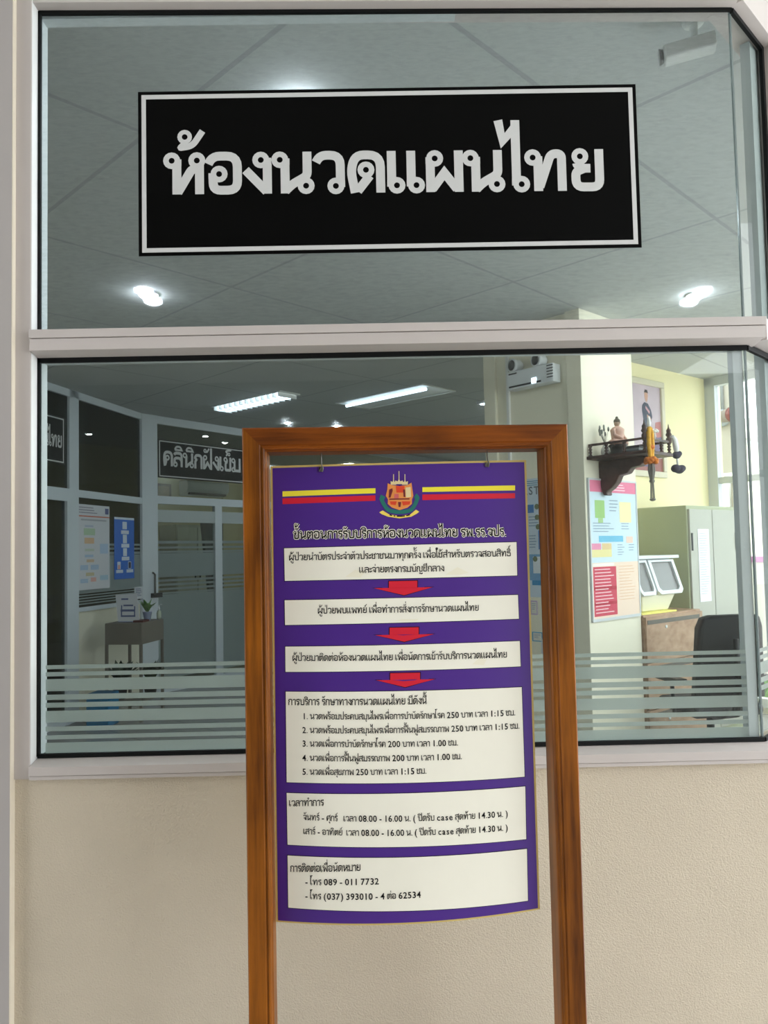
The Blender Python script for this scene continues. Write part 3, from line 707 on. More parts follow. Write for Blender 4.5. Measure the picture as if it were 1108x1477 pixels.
# emblem
em = bpy.data.objects.new('emblem', None); COL.objects.link(em); em.parent = board; em.empty_display_size = 0.02; em['label'] = 'coloured crest with crowns, green garland and yellow ribbon'
ek = 11.08
def epoly(nm, pts, m, off):
    mb = MB(); q = [pxz(530+x/ek, 670+y/ek) for x, y in pts]
    mb.add([P3(x, z, off) for x, z in q], [list(range(len(q)))]); return obj(nm, mb, m, em)
def eline(nm, pts, wd, m, off):
    mb = MB()
    for q in strip([(x, y) for x, y in pts], wd/2): mb.add([P3(*pxz(530+x/ek, 670+y/ek), off) for x, y in q], [(0, 1, 2, 3)])
    return obj(nm, mb, m, em)
Mo = mat('orange_print', (226, 142, 70), 0.5); Mg = mat('green_print', (28, 110, 98), 0.5); My2 = mat('ribbon_yellow', (232, 206, 92), 0.5); Mp = mat('pale_gold_print', (220, 200, 150), 0.5); Mr2 = mat('scarlet_print', (218, 66, 32), 0.5); Mm = mat('maroon_print', (110, 30, 40), 0.5)
eline('garland', fillet([(215, 530), (262, 640, 90), (330, 735, 90), (515, 770, 120), (700, 735, 90), (765, 640, 90), (808, 520)]), 62, Mg, 0.0012)
for p in (((215, 480), (195, 550), (260, 570), (290, 520)), ((785, 460), (830, 520), (790, 560), (745, 530))): epoly('garland_tip', p, Mg, 0.0013)
epoly('ribbon', [(190, 765), (245, 735), (345, 795), (515, 822), (690, 795), (775, 722), (830, 755), (790, 785), (700, 835), (515, 862), (330, 835), (230, 795)], My2, 0.0014)
for x0, x1 in ((355, 395), (420, 445), (470, 600), (620, 680)):
    ym = lambda x: 842-((x-515)/170)**2*26
    eline('motto', [(x0, ym(x0)-14), ((x0+x1)/2, ym((x0+x1)/2)-14), (x1, ym(x1)-14)], 18, M_ink, 0.0017)
epoly('shield', [(325, 300), (395, 330), (515, 345), (640, 330), (705, 290), (720, 400), (735, 500), (712, 560), (712, 630), (640, 690), (515, 730), (395, 690), (325, 630), (330, 560), (295, 500), (318, 400)], Mo, 0.0015)
for p in (((455, 345), (595, 345), (585, 450), (465, 450)), ((360, 590), (470, 590), (450, 650), (372, 640)), ((550, 590), (690, 590), (675, 640), (570, 655))): epoly('red_field', p, Mr2, 0.0019)
epoly('red_field', [(430, 470), (500, 470), (500, 540), (430, 540)], mat('pink_print', (206, 96, 96), 0.5), 0.0019)
for p in ([(350, 400), (400, 380), (405, 420), (370, 530), (340, 530)], [(350, 545), (675, 540), (675, 560), (350, 565)], [(490, 600), (540, 600), (530, 680), (500, 680)], [(570, 400), (600, 400), (605, 520), (580, 520)]): epoly('dark_field', p, Mm, 0.0020)
epoly('pale_field', [(610, 370), (690, 360), (700, 520), (615, 530)], Mp, 0.0019)
for x, y, r in ((418, 265, 44), (505, 255, 58), (600, 265, 46)):
    epoly('crown', [(x-r, y+60), (x-r*1.05, y), (x-r*.35, y+16), (x, y-28), (x+r*.35, y+16), (x+r*1.05, y), (x+r, y+60)], Mp, 0.0018)
    eline('spire', [(x, y-8), (x, y-(148 if r > 50 else 108))], 13, Mp, 0.0019)
# wire hooks of the stand
for px, y0, y1 in ((464, 650, 677), (703, 643, 670)):
    x, z = pxz(px, y1); q = aty(px, y0, PY)
    s = MB(); top = V((x, sc0.y+(x-sc0.x)*th, SH-0.049+0.002)); bt = P3(x, z, 0.002)
    s.tube([top, top+V((0, 0, -0.012)), V((x, (top.y+bt.y)/2, (top.z+bt.z)/2)), bt+V((0, -0.002, 0.010)), bt+V((0.0035, -0.003, 0.002)), bt+V((0.002, -0.003, -0.005)), bt+V((-0.004, -0.002, -0.004)), bt+V((-0.004, 0.001, 0.004))], 0.0014, 6)
    s.lathe(bt+V((0, -0.0014, 0)), [(0.0045, 0), (0.0045, 0.0008), (0.0025, 0.0010)], 10, (0, -1, 0))
    setp(obj('hook', s, M_steel, stand), 'bent steel wire hook')
# stains left by tape on the panels
M_st = mat('tape_stain', (237, 231, 210), 0.5, 0.3)
for pts in (((498, 832), (512, 822), (528, 824), (520, 833)), ((642, 829), (660, 818), (676, 826), (664, 829)), ((681, 958), (690, 950), (702, 951), (698, 959)), ((568, 896), (580, 893), (604, 893), (600, 896))):
    mb = MB(); q = [pxz(*p) for p in pts]; mb.add([P3(x, z, 0.0016) for x, z in q], [(0, 1, 2, 3)]); obj('tape_stain', mb, M_st, board)

# ------------------------------------------------------------------ ceiling lights
M_lamp = mat('lit_lamp', (240, 248, 255), 0.5, emit=DOWN)
M_tube = mat('lit_tube', (222, 240, 255), 0.5, emit=TUBE)
M_tro = mat('troffer_white', (228, 232, 230), 0.35, 0.5)
def downlight(px, py, label, r=0.05, parent_group='round downlights in the ceiling'):
    c = atz(px, py, CZ); t = thing('downlight', label, 'ceiling light', c, parent_group)
    s = MB(); s.lathe(c, [(r*1.35, 0.0), (r*1.35, -0.006), (r*1.05, -0.010), (r*1.0, -0.004), (r*1.0, 0.0)], 24); obj('trim_ring', s, M_tro, t)
    s = MB(); s.lathe(c+V((0, 0, -0.007)), [(r, 0.003), (r, -0.006), (r*0.9, -0.012), (r*0.6, -0.019), (r*0.25, -0.022)], 24); obj('lamp_face', s, M_lamp, t)
downlight(214, 424, 'lit round downlight at the lower left of the upper window pane')
downlight(1004, 425, 'lit round downlight at the lower right of the upper window pane')
downlight(430, 150, 'lit round downlight glowing out above the top edge of the black sign')
downlight(622, 318, 'lit round downlight glowing out below the bottom edge of the black sign')
for px, py, lb in ((415, 610, 'left one of two tiny lit downlights far off above the stand'), (486, 614.5, 'right one of two tiny lit downlights far off above the stand')):
    c = atz(px, py, CZ); s = MB(); s.lathe(c, [(0.034, 0.0), (0.03, -0.008), (0.015, -0.011)], 16); single('downlight', s, M_lamp, lb, 'ceiling light', 'round downlights in the ceiling')
def pan(q, zt): return [V((p.x, p.y, zt)) for p in q]
q = [atz(*p, CZ) for p in ((305.7, 586), (334, 589.8), (429, 568.5), (404, 563.5))]
# rectangle from the measured corners: long axis u, short axis v
def rect(q):
    c = sum(q, V())/4; u = ((q[2]-q[1])+(q[3]-q[0])).normalized(); v = V((-u.y, u.x, 0))
    lu = ((q[2]-q[1]).length+(q[3]-q[0]).length)/4; lv = abs((q[1]-q[0]).dot(v)+(q[2]-q[3]).dot(v))/4
    return c, u, v, lu, lv
def troffer(q, label, both):
    c, u, v, lu, lv = rect(q)
    t = thing('fluorescent_light', label, 'ceiling light', c, 'fluorescent ceiling lights')
    P = lambda a, b, h: c+u*a*lu+v*b*lv+V((0, 0, h))
    s = MB()
    for (a0, a1, b0_, b1_) in ((-1.04, 1.04, -1.1, -1.0), (-1.04, 1.04, 1.0, 1.1), (-1.04, -1.0, -1, 1), (1.0, 1.04, -1, 1)):
        s.hexa([P(a0, b0_, -0.012), P(a1, b0_, -0.012), P(a1, b1_, -0.012), P(a0, b1_, -0.012), P(a0, b0_, 0.0), P(a1, b0_, 0.0), P(a1, b1_, 0.0), P(a0, b1_, 0.0)])
    obj('frame', s, M_tro, t)
    s = MB(); s.hexa([P(-1, -1, -0.004), P(1, -1, -0.004), P(1, 1, -0.004), P(-1, 1, -0.004), P(-1, -1, -0.001), P(1, -1, -0.001), P(1, 1, -0.001), P(-1, 1, -0.001)])
    obj('reflector', s, mat('reflector_white', (236, 240, 240), 0.2, 0.6, emit=0.7 if both else 0.12) if both else M_tro, t)
    tubes = (-0.45, 0.45) if both else (-0.6,)
    for b in tubes:
        s = MB(); s.tube([P(-0.95, b, -0.03), P(0.95, b, -0.03)], 0.016 if not both else 0.02, 10); obj('tube', s, M_tube, t)
    if both:
        for k in range(13):
            a = -0.96+1.92*k/12; s = MB(); s.hexa([P(a-0.006, -1, -0.05), P(a+0.006, -1, -0.05), P(a+0.006, 1, -0.05), P(a-0.006, 1, -0.05), P(a-0.006, -1, -0.005), P(a+0.006, -1, -0.005), P(a+0.006, 1, -0.005), P(a-0.006, 1, -0.005)])
            obj('louvre_blade', s, M_tro, t)
troffer(q, 'bright fluorescent ceiling light with cross blades above the acupuncture clinic sign', True)
troffer([atz(*p, CZ) for p in ((482.6, 582), (537.7, 586.7), (654, 563.5), (607.6, 554))], 'recessed fluorescent ceiling light with a single lit tube, right of the bladed one', False)
for px, D_ in ((762, 8.6), (790, 11.0)):  # unseen lamps added behind the pier to brighten the dim hall
    c = EYE+ray(px, 560)*D_; c = V((c.x, c.y, CZ)); u, v = FQ.t, V((-FQ.t.y, FQ.t.x, 0))
    t = thing('fluorescent_light', 'added unseen ceiling light behind the cream pier that brightens the hall', 'ceiling light', c, 'fluorescent ceiling lights')
    P = lambda a, b, h: c+u*a+v*b+V((0, 0, h))
    s = MB(); s.hexa([P(-0.62, -0.2, -0.03), P(0.62, -0.2, -0.03), P(0.62, 0.2, -0.03), P(-0.62, 0.2, -0.03), P(-0.62, -0.2, -0.001), P(0.62, -0.2, -0.001), P(0.62, 0.2, -0.001), P(-0.62, 0.2, -0.001)]); obj('frame', s, M_tro, t)
    s = MB(); s.hexa([P(-0.6, -0.17, -0.036), P(0.6, -0.17, -0.036), P(0.6, 0.17, -0.036), P(-0.6, 0.17, -0.036), P(-0.6, -0.17, -0.031), P(0.6, -0.17, -0.031), P(0.6, 0.17, -0.031), P(-0.6, 0.17, -0.031)]); obj('diffuser', s, mat('hall_fill', (226, 242, 255), 0.5, emit=12.0), t)
# ceiling-hung camera at the upper right
c = atz(1000, 30, CZ); t = thing('ceiling_camera', 'pale box camera hung from the ceiling near the top right corner of the upper pane', 'camera', c)
s = MB(); s.tube([c, c+V((0, 0, -0.06))], 0.012, 10); s.lathe(c, [(0.035, 0), (0.03, -0.012)], 14); obj('bracket', s, M_tro, t)
e = V((-0.8, 0.25, -0.08)).normalized(); f = V((0.25, 0.8, 0)).normalized(); h = e.cross(f); c2 = c+V((0, 0, -0.085))
s = MB(); s.hexa([c2+e*a+f*b+h*d for d in (-0.022, 0.022) for a, b in ((-0.06, -0.028), (0.09, -0.028), (0.09, 0.028), (-0.06, 0.028))]); obj('body', s, mat('camera_white', (212, 214, 212), 0.5), t, 0.006)
s = MB(); s.lathe(c2+e*0.09, [(0.02, 0), (0.024, 0.012), (0.018, 0.012)], 14, e); obj('lens', s, mat('dark_lens', (30, 32, 36), 0.1, 0.6), t)

# ------------------------------------------------------------------ emergency light on the pier
M_elec = mat('white_plastic', (226, 230, 232), 0.4, 0.4)
M_dark = mat('dark_plastic', (44, 46, 48), 0.5)
a0, h1 = FP.px(739.5, 538); a1_, h1b = FP.px(806, 526); hb0 = FP.px(740, 563)[1]
lo, hi = min(a0, a1_), max(a0, a1_); ht = FP.px(770, 533)[1]; hb = FP.px(770, 559)[1]
t = thing('emergency_light', 'white twin-lamp emergency light box high on the cream pier wall', 'emergency light', FP.pt((lo+hi)/2, 0, hb))
s = MB(); FP.box(s, lo, hi, -0.02, 0.07, hb, ht); obj('housing', s, M_elec, t, 0.006)
s = MB()
FP.box(s, lo+0.10, hi-0.02, 0.0702, 0.073, hb+0.012, hb+0.024); FP.box(s, hi-0.09, hi-0.02, 0.0702, 0.073, ht-0.022, ht-0.012)
for kx in range(5): FP.box(s, lo-0.001, lo+0.05, 0.0702, 0.073, hb+0.03+kx*0.02, hb+0.036+kx*0.02)
obj('vent', s, M_dark, t)
s = MB(); FP.box(s, (lo+hi)/2-0.06, (lo+hi)/2-0.02, 0.0702, 0.074, hb+0.012, hb+0.05); obj('indicator', s, mat('indicator_glow', (220, 240, 255), 0.4, emit=3.0), t)
for a in (hi-0.06, lo+0.13):
    s = MB(); p = FP.pt(a, 0.03, ht+0.045); s.tube([FP.pt(a, 0.03, ht-0.005), p], 0.01, 8); obj('lamp_stalk', s, M_elec, t)
    s = MB(); s.lathe(p, [(0.03, -0.04), (0.042, -0.02), (0.045, 0.02), (0.05, 0.045), (0.04, 0.045)], 16, FP.n+FP.t*0.25); obj('lamp_head', s, M_elec, t)
    s = MB(); s.lathe(p+(FP.n+FP.t*0.25).normalized()*0.046, [(0.038, 0), (0.02, 0.004)], 16, FP.n+FP.t*0.25); obj('lens', s, M_dark, t)

# ------------------------------------------------------------------ papers pinned on the pier behind the notice
def wallsheet(F, name, label, cat, a0, a1, h0, h1, m, b=0.0, group=None, th=0.004, fm=None):
    """a sheet on plane F; returns (root, place) where place(u0, v0, u1, v1, material, part) prints a block on it, v from the top"""
    t = thing(name, label, cat, F.pt((a0+a1)/2, b, h0), group)
    s = MB(); F.box(s, a0, a1, b+0.001, b+th, h0, h1); obj('sheet', s, m, t)
    def place(u0, v0, u1, v1, mm, part='printed_block', off=0.0):
        s = MB(); A0, A1 = a0+(a1-a0)*u0, a0+(a1-a0)*u1
        F.box(s, min(A0, A1), max(A0, A1), b+th+0.0004, b+th+0.0010+off, h1-(h1-h0)*v1, h1-(h1-h0)*v0); return obj(part, s, mm, t)
    def lines(u0, u1, v0, v1, nl, mm, fill=0.35, part='printed_lines', seed=1):
        s = MB(); rr = random.Random(seed)
        for i in range(nl):
            va = v0+(v1-v0)*i/nl; vb = va+(v1-v0)/nl*fill; ue = u0+(u1-u0)*rr.uniform(0.6, 1.0)
            A0, A1 = a0+(a1-a0)*u0, a0+(a1-a0)*ue
            F.box(s, min(A0, A1), max(A0, A1), b+th+0.0012, b+th+0.0018, h1-(h1-h0)*vb, h1-(h1-h0)*va)
        return obj(part, s, mm, t)
    return t, place, lines
def ahr(F, x0, y0, x1, y1, b=0.0):
    a0, h1 = F.px(x0, y0, b); a1, h0 = F.px(x1, y1, b); return a0, a1, h0, h1
pk = (lambda r, g, b: mat('print_%d_%d_%d' % (r, g, b), (r, g, b), 0.6, 0.3))
# the plane runs right to left, so u = 0 is at the left when a0 belongs to the left pixel
xa, xb, h0, h1 = ahr(FP, 742, 693, 792, 862, -0.025)
t, pl, ln = wallsheet(FP, 'health_poster', 'tall pale blue leaflet poster reading AST beside the right edge of the purple notice', 'poster', xa, xb, h0, h1, pk(206, 220, 232), b=-0.025)
pl(0.40, 0.22, 0.62, 0.29, pk(70, 130, 196)); pl(0.74, 0.44, 0.98, 0.60, pk(66, 128, 194)); pl(0.42, 0.64, 0.98, 0.86, pk(120, 166, 206)); pl(0.55, 0.66, 0.98, 0.80, pk(226, 232, 236), off=0.0006); pl(0.5, 0.86, 0.98, 0.9, pk(60, 140, 190), off=0.0003)
ln(0.40, 0.98, 0.02, 0.07, 3, pk(96, 150, 176), seed=2); ln(0.45, 0.85, 0.32, 0.42, 4, pk(150, 170, 190), seed=3); ln(0.45, 0.75, 0.48, 0.60, 5, pk(150, 170, 190), seed=4)
for u, v in ((0.72, 0.24), (0.72, 0.33), (0.74, 0.41), (0.62, 0.68)):
    c = FP.pt(xa+(xb-xa)*u, -0.0195, h1-(h1-h0)*v); s = MB(); s.lathe(c, [(0.02, 0), (0.015, 0.001)], 12, FP.n); obj('printed_flower', s, pk(120, 130, 96), t)
polys, wd = layout('EAST', 14); sc1 = 0.0005
ub = xa+(xb-xa)*0.99; tdir = (1 if xb > xa else -1)
s = text_mb(polys, lambda x, y: FP.pt(xb-tdir*0.045-tdir*(wd-x)*sc1*0.95, -0.0185, h1-(h1-h0)*0.135+y*sc1), FP.n); obj('lettering', s, pk(110, 116, 124), t)
for k, (x0, y0, x1, y1, cc, lb) in enumerate(((766, 866, 776, 887, (196, 178, 206), 'small lilac framed card under the blue leaflet poster'), (783.5, 865, 791, 888, (180, 200, 170), 'small green framed card beside the stand upright'), (768, 911, 784, 926, (96, 168, 206), 'small card with blue border below the lilac card'), (781, 920, 793, 944, (206, 214, 226), 'white printed card low beside the stand upright'))):
    a, b, c, d = ahr(FP, x0, y0, x1, y1, -0.025)
    t, pl, ln = wallsheet(FP, 'wall_card', lb, 'card', a, b, c, d, pk(*cc), b=-0.025, group='cards pinned on the pier wall')
    pl(0.12, 0.1, 0.88, 0.9, pk(226, 224, 214)); ln(0.2, 0.8, 0.2, 0.7, 4, pk(150, 160, 180), seed=k)

# ------------------------------------------------------------------ coloured poster on the column
c0 = FK.px(845.2, 691.2); c1 = FK.px(913, 697.9); c2 = FK.px(921.7, 882.7); c3 = FK.px(856.4, 894.6)
a0, a1 = (c0[0]+c3[0])/2, (c1[0]+c2[0])/2; h1, h0 = (c0[1]+c1[1])/2, (c2[1]+c3[1])/2
t, pl, ln = wallsheet(FK, 'flow_chart_poster', 'pink headed poster of coloured boxes with red table hanging on the cream column', 'poster', a0, a1, h0, h1, pk(206, 226, 236), th=0.012)
s = MB()
for (u0, u1, v0, v1) in ((a0-0.012, a1+0.012, h1, h1+0.012), (a0-0.012, a1+0.012, h0-0.02, h0), (a0-0.012, a0, h0, h1), (a1, a1+0.012, h0, h1)): FK.box(s, u0, u1, 0.0, 0.016, v0, v1)
setp(obj('frame', s, M_alu2, t), 'thin pale frame')
pl(0, 0, 1, 0.085, pk(232, 130, 160)); ln(0.25, 0.8, 0.02, 0.08, 3, pk(248, 210, 220), 0.4, seed=5)
pl(0.10, 0.145, 0.30, 0.275, pk(158, 200, 122)); pl(0.16, 0.275, 0.26, 0.31, pk(170, 204, 140)); pl(0.62, 0.15, 0.88, 0.305, pk(240, 234, 176)); pl(0.16, 0.405, 0.68, 0.45, pk(116, 190, 222)); pl(0.75, 0.41, 0.9, 0.46, pk(236, 206, 190))
pl(0, 0.46, 0.20, 0.505, pk(232, 150, 180)); pl(0.22, 0.46, 0.42, 0.505, pk(226, 200, 150)); pl(0, 0.505, 0.42, 0.56, pk(232, 222, 160))
for args in ((0.4, 0.6, 0.14, 0.24, 4, 6), (0.05, 0.55, 0.31, 0.39, 4, 7), (0.55, 0.7, 0.47, 0.56, 5, 8), (0.8, 0.95, 0.47, 0.53, 3, 9), (0.65, 0.85, 0.31, 0.37, 3, 10)): ln(args[0], args[1], args[2], args[3], args[4], pk(150, 166, 182), 0.3, seed=args[5])
pl(0, 0.60, 1, 1, pk(240, 216, 196)); pl(0.02, 0.605, 0.46, 0.625, pk(244, 236, 228), off=0.0004); pl(0.02, 0.63, 0.5, 0.985, pk(206, 70, 92), off=0.0004); pl(0.02, 0.775, 0.5, 0.80, pk(180, 36, 62), off=0.0007); pl(0.02, 0.885, 0.5, 0.905, pk(180, 36, 62), off=0.0007)
ln(0.05, 0.46, 0.645, 0.98, 14, pk(240, 200, 204), 0.3, seed=11); ln(0.56, 0.95, 0.63, 0.9, 12, pk(228, 190, 160), 0.25, seed=12)

# ------------------------------------------------------------------ framed portrait
ft = FQ.px(955, 553)[1]; fb = FQ.px(955, 690)[1]; a1 = FQ.px(957, 620)[0]; a0 = FQ.px(905, 620)[0]
t = thing('portrait_picture', 'pale framed portrait of a person standing in dark uniform on the yellow cream wall', 'picture', FQ.pt((a0+a1)/2, 0, fb))
fw = 0.055; s = MB()
for (u0, u1, v0, v1) in ((a0, a1, ft-fw, ft), (a0, a1, fb, fb+fw), (a0, a0+fw, fb+fw, ft-fw), (a1-fw, a1, fb+fw, ft-fw)):
    FQ.box(s, u0, u1, 0, 0.03, v0, v1)
obj('frame', s, mat('champagne_frame', (214, 206, 182), 0.4, 0.4), t, 0.008)
i0, i1, j0, j1 = a0+fw, a1-fw, fb+fw, ft-fw
s = MB(); FQ.box(s, i0, i1, 0.002, 0.012, j0, j1)
obj('canvas', s, mat('portrait_ground', (200, 182, 192), 0.5, var=0.12, vscale=5), t)
def pp(pts, m, off, part):
    s = MB(); FQ.poly(s, [(i0+(i1-i0)*u, j1-(j1-j0)*v) for u, v in pts], 0.0125, 0.0125+off); return obj(part, s, m, t)
un = mat('uniform_paint', (52, 60, 82), 0.5, var=0.15, vscale=20); sk = mat('skin_paint', (206, 160, 138), 0.5)
# visible part of the picture spans u 0.24..1
pp([(0.44, 0.20), (0.56, 0.21), (0.66, 0.28), (0.70, 0.36), (0.66, 0.40), (0.63, 0.45), (0.64, 0.6), (0.40, 0.6), (0.40, 0.44), (0.35, 0.30), (0.36, 0.24)], un, 0.0006, 'painted_uniform')
pp([(0.40, 0.58), (0.64, 0.58), (0.67, 0.72), (0.62, 0.95), (0.36, 0.95), (0.38, 0.72)], mat('lower_uniform_paint', (92, 84, 118), 0.5), 0.0007, 'painted_trousers')
pp([(0.46, 0.07), (0.55, 0.07), (0.57, 0.12), (0.55, 0.17), (0.51, 0.2), (0.47, 0.17), (0.45, 0.12)], sk, 0.0008, 'painted_head')
pp([(0.44, 0.09), (0.47, 0.05), (0.55, 0.05), (0.58, 0.09), (0.56, 0.085), (0.46, 0.085)], mat('hair_paint', (60, 48, 46), 0.5), 0.0010, 'painted_hair')
pp([(0.52, 0.34), (0.62, 0.36), (0.66, 0.40), (0.60, 0.41), (0.52, 0.38)], sk, 0.0010, 'painted_hands')
pp([(0.48, 0.24), (0.62, 0.30), (0.6, 0.33), (0.47, 0.27)], mat('sash_paint', (200, 150, 160), 0.5), 0.0010, 'painted_sash')
pp([(0.80, 0.42), (0.98, 0.40), (1.0, 0.58), (0.84, 0.60), (0.78, 0.5)], mat('chair_paint', (190, 120, 116), 0.5), 0.0006, 'painted_chair')
pp([(0.0, 0.90), (1.0, 0.84), (1.0, 1.0), (0.0, 1.0)], mat('carpet_paint', (150, 90, 84), 0.5), 0.0005, 'painted_carpet')
pp([(0.66, 0.60), (1.0, 0.58), (1.0, 0.78), (0.66, 0.80)], mat('table_paint', (110, 96, 130), 0.5), 0.0005, 'painted_table')

# ------------------------------------------------------------------ prayer shelf on the column
Wd = wood('dark_carved_wood', 0, (42, 26, 24), (86, 58, 52), 0.4, 0.3)
zb_ = FK.px(849, 659)[1]; zr = FK.px(849, 641.5)[1]; sa = FK.px(847, 650)[0]
SWd, SDp = 0.33, 0.42
def S(a, b, h): return FK.pt(sa+a, b, h)
t = thing('prayer_shelf', 'dark carved wooden prayer shelf with turned railing bracketed to the cream column', 'shelf', S(SWd/2, 0, zb_-0.25))
s = MB(); FK.box(s, sa-0.01, sa+SWd+0.01, 0, SDp+0.01, zb_-0.022, zb_); obj('board', s, Wd, t, 0.004)
s = MB()
FK.box(s, sa, sa+0.016, 0.01, SDp, zr-0.014, zr); FK.box(s, sa+SWd-0.016, sa+SWd, 0.01, SDp, zr-0.014, zr)
FK.box(s, sa, sa+SWd, SDp-0.016, SDp, zr-0.014, zr) if False else None
obj('side_rail', s, Wd, t)
s = MB(); FK.box(s, sa, sa+SWd, SDp-0.016, SDp, zr-0.014, zr); obj('front_rail', s, Wd, t)
hgt = zr-zb_-0.014
def baluster(a, b, top=False):
    p = S(a, b, zb_); r = 0.011
    pr = [(r*1.2, 0), (r*1.2, hgt*.12), (r*.6, hgt*.2), (r*1.3, hgt*.38), (r*.6, hgt*.5), (r*1.3, hgt*.65), (r*.6, hgt*.8), (r*1.2, hgt*.9), (r*1.2, hgt)]
    s = MB(); s.lathe(p, pr, 10); obj('baluster', s, Wd, t)
    if top:
        s = MB(); s.lathe(p+V((0, 0, hgt)), [(r*1.6, 0), (r*1.7, 0.03), (r*1.0, 0.04), (r*1.9, 0.055), (r*1.2, 0.07), (r*1.4, 0.085), (r*.5, 0.10), (r*.2, 0.125)], 10); obj('finial', s, Wd, t)
for b in (0.02, 0.14, 0.27): baluster(0.008, b); baluster(SWd-0.008, b)
for a in (0.008, SWd-0.008): baluster(a, SDp-0.008, True)
for a in (0.11, 0.22): baluster(a, SDp-0.008)
s = MB(); bp = [(0.0, 0), (0.34, 0), (0.345, -0.03), (0.30, -0.06), (0.24, -0.065), (0.21, -0.10), (0.15, -0.11), (0.13, -0.15), (0.09, -0.19), (0.055, -0.21), (0.06, -0.235), (0.03, -0.235), (0.0, -0.15)]
s.prism([S(SWd/2-0.035, b, zb_-0.022+h) for b, h in bp], FK.t*0.07); setp(obj('bracket', s, Wd, t, 0.008), 'scroll-cut dark bracket')
M_goldl = mat('gold_leaf', (206, 150, 60), 0.35, 0.5, 0.4); M_porc = mat('porcelain', (236, 236, 232), 0.25, 0.5)
# seated figurine
fp = S(0.15, 0.14, zb_)
t = thing('seated_figurine', 'small seated monk figurine in pink robe on a dark plinth on the prayer shelf', 'figurine', fp)
s = MB(); s.lathe(fp, [(0.055, 0), (0.062, 0.012), (0.05, 0.03), (0.052, 0.055), (0.064, 0.07), (0.06, 0.075)], 16); obj('plinth', s, mat('dark_lacquer', (34, 32, 34), 0.3, 0.5), t)
Ms = mat('statue_robe', (226, 184, 166), 0.5, var=0.15, vscale=25); Mk = mat('statue_skin', (186, 160, 136), 0.5)
s = MB(); z = fp+V((0, 0, 0.075)); nx, ny = FK.n, FK.t
s.ball(z+V((0, 0, 0.02)), 0.062, 1.05, 1.05, 0.36); s.lathe(z, [(0.045, 0.01), (0.04, 0.04), (0.044, 0.08), (0.048, 0.10), (0.03, 0.118), (0.012, 0.126)], 14)
for sg in (-1, 1):
    s.tube([z+ny*sg*0.044+V((0, 0, 0.10)), z+ny*sg*0.056+nx*0.012+V((0, 0, 0.06)), z+ny*sg*0.02+nx*0.05+V((0, 0, 0.035))], [0.014, 0.012, 0.009], 8)
    s.tube([z+ny*sg*0.025, z+ny*sg*0.075+nx*0.02+V((0, 0, 0.015)), z-ny*sg*0.01+nx*0.06+V((0, 0, 0.012))], [0.022, 0.02, 0.013], 8)
obj('robed_body', s, Ms, t)
s = MB(); s.ball(z+V((0, 0, 0.148)), 0.024, 0.9, 0.9, 1.15); s.tube([z+V((0, 0, 0.115)), z+V((0, 0, 0.13))], 0.011, 8)
for sg in (-1, 1): s.ball(z+ny*sg*0.022+V((0, 0, 0.148)), 0.006, 0.6, 0.6, 1.2, 6, 4)
s.ball(z+nx*0.022+V((0, 0, 0.146)), 0.005, 1, 1, 1, 6, 4); obj('head', s, Mk, t)
s = MB(); s.ball(z+V((0, 0, 0.158)), 0.0245, 0.93, 0.93, 0.85); s.ball(z+V((0, 0, 0.182)), 0.010); obj('hair', s, mat('statue_hair', (90, 80, 66), 0.6), t)
# vase of silver leaves, gold candle holder, white flower, bowl, books
p = S(0.11, 0.07, zb_)
t = thing('flower_vase', 'small white vase of grey artificial leaves at the left end of the prayer shelf', 'vase', p)
s = MB(); s.lathe(p, [(0.022, 0), (0.03, 0.03), (0.026, 0.055), (0.014, 0.075), (0.018, 0.085)], 14); obj('vase', s, M_porc, t)
s = MB(); rr = random.Random(3)
for k in range(9):
    d = V((rr.uniform(-.35, .35), rr.uniform(-.35, .35), 1)).normalized(); b = p+V((0, 0, 0.08)); L_ = rr.uniform(0.07, 0.13); e = b+d*L_
    s.tube([b, b+d*L_*0.6, e], [0.0015, 0.0013, 0.0008], 5); s.ball(e, 0.012, 0.6, 0.6, 1.4, 6, 5)
obj('leaves', s, mat('grey_leaf', (150, 156, 150), 0.6), t)
p = S(0.15, 0.37, zb_)
t = thing('candle_holder', 'gold offering holder with a white electric candle on the prayer shelf', 'candle', p)
s = MB(); s.lathe(p, [(0.026, 0), (0.028, 0.008), (0.012, 0.02), (0.012, 0.07), (0.026, 0.09), (0.030, 0.125), (0.020, 0.14), (0.024, 0.155), (0.010, 0.165)], 16); obj('holder', s, M_goldl, t)
s = MB(); s.lathe(p, [(0.011, 0.16), (0.013, 0.19), (0.009, 0.215), (0.003, 0.235)], 12); obj('candle', s, M_porc, t)
p = S(0.22, 0.20, zb_)
t = thing('offering_bowl', 'dark round offering bowl behind the prayer shelf railing', 'bowl', p)
s = MB(); s.lathe(p, [(0.02, 0), (0.03, 0.006), (0.05, 0.03), (0.054, 0.055), (0.05, 0.056), (0.03, 0.02)], 18); obj('bowl', s, mat('dark_lacquer', (34, 32, 34), 0.3, 0.5), t)
for k in range(3):
    s = MB(); FK.box(s, sa+0.05+k*0.004, sa+0.13+k*0.004, 0.24, 0.345, zb_+0.001+k*0.014, zb_+0.014+k*0.014)
    single('prayer_book', s, mat('book_cover_%d' % k, ((70, 84, 92), (150, 160, 164), (60, 66, 74))[k], 0.5), ('dark lowest prayer book of the stack on the shelf', 'grey middle prayer book of the stack on the shelf', 'dark top prayer book of the stack on the shelf')[k], 'book', 'prayer books on the shelf')
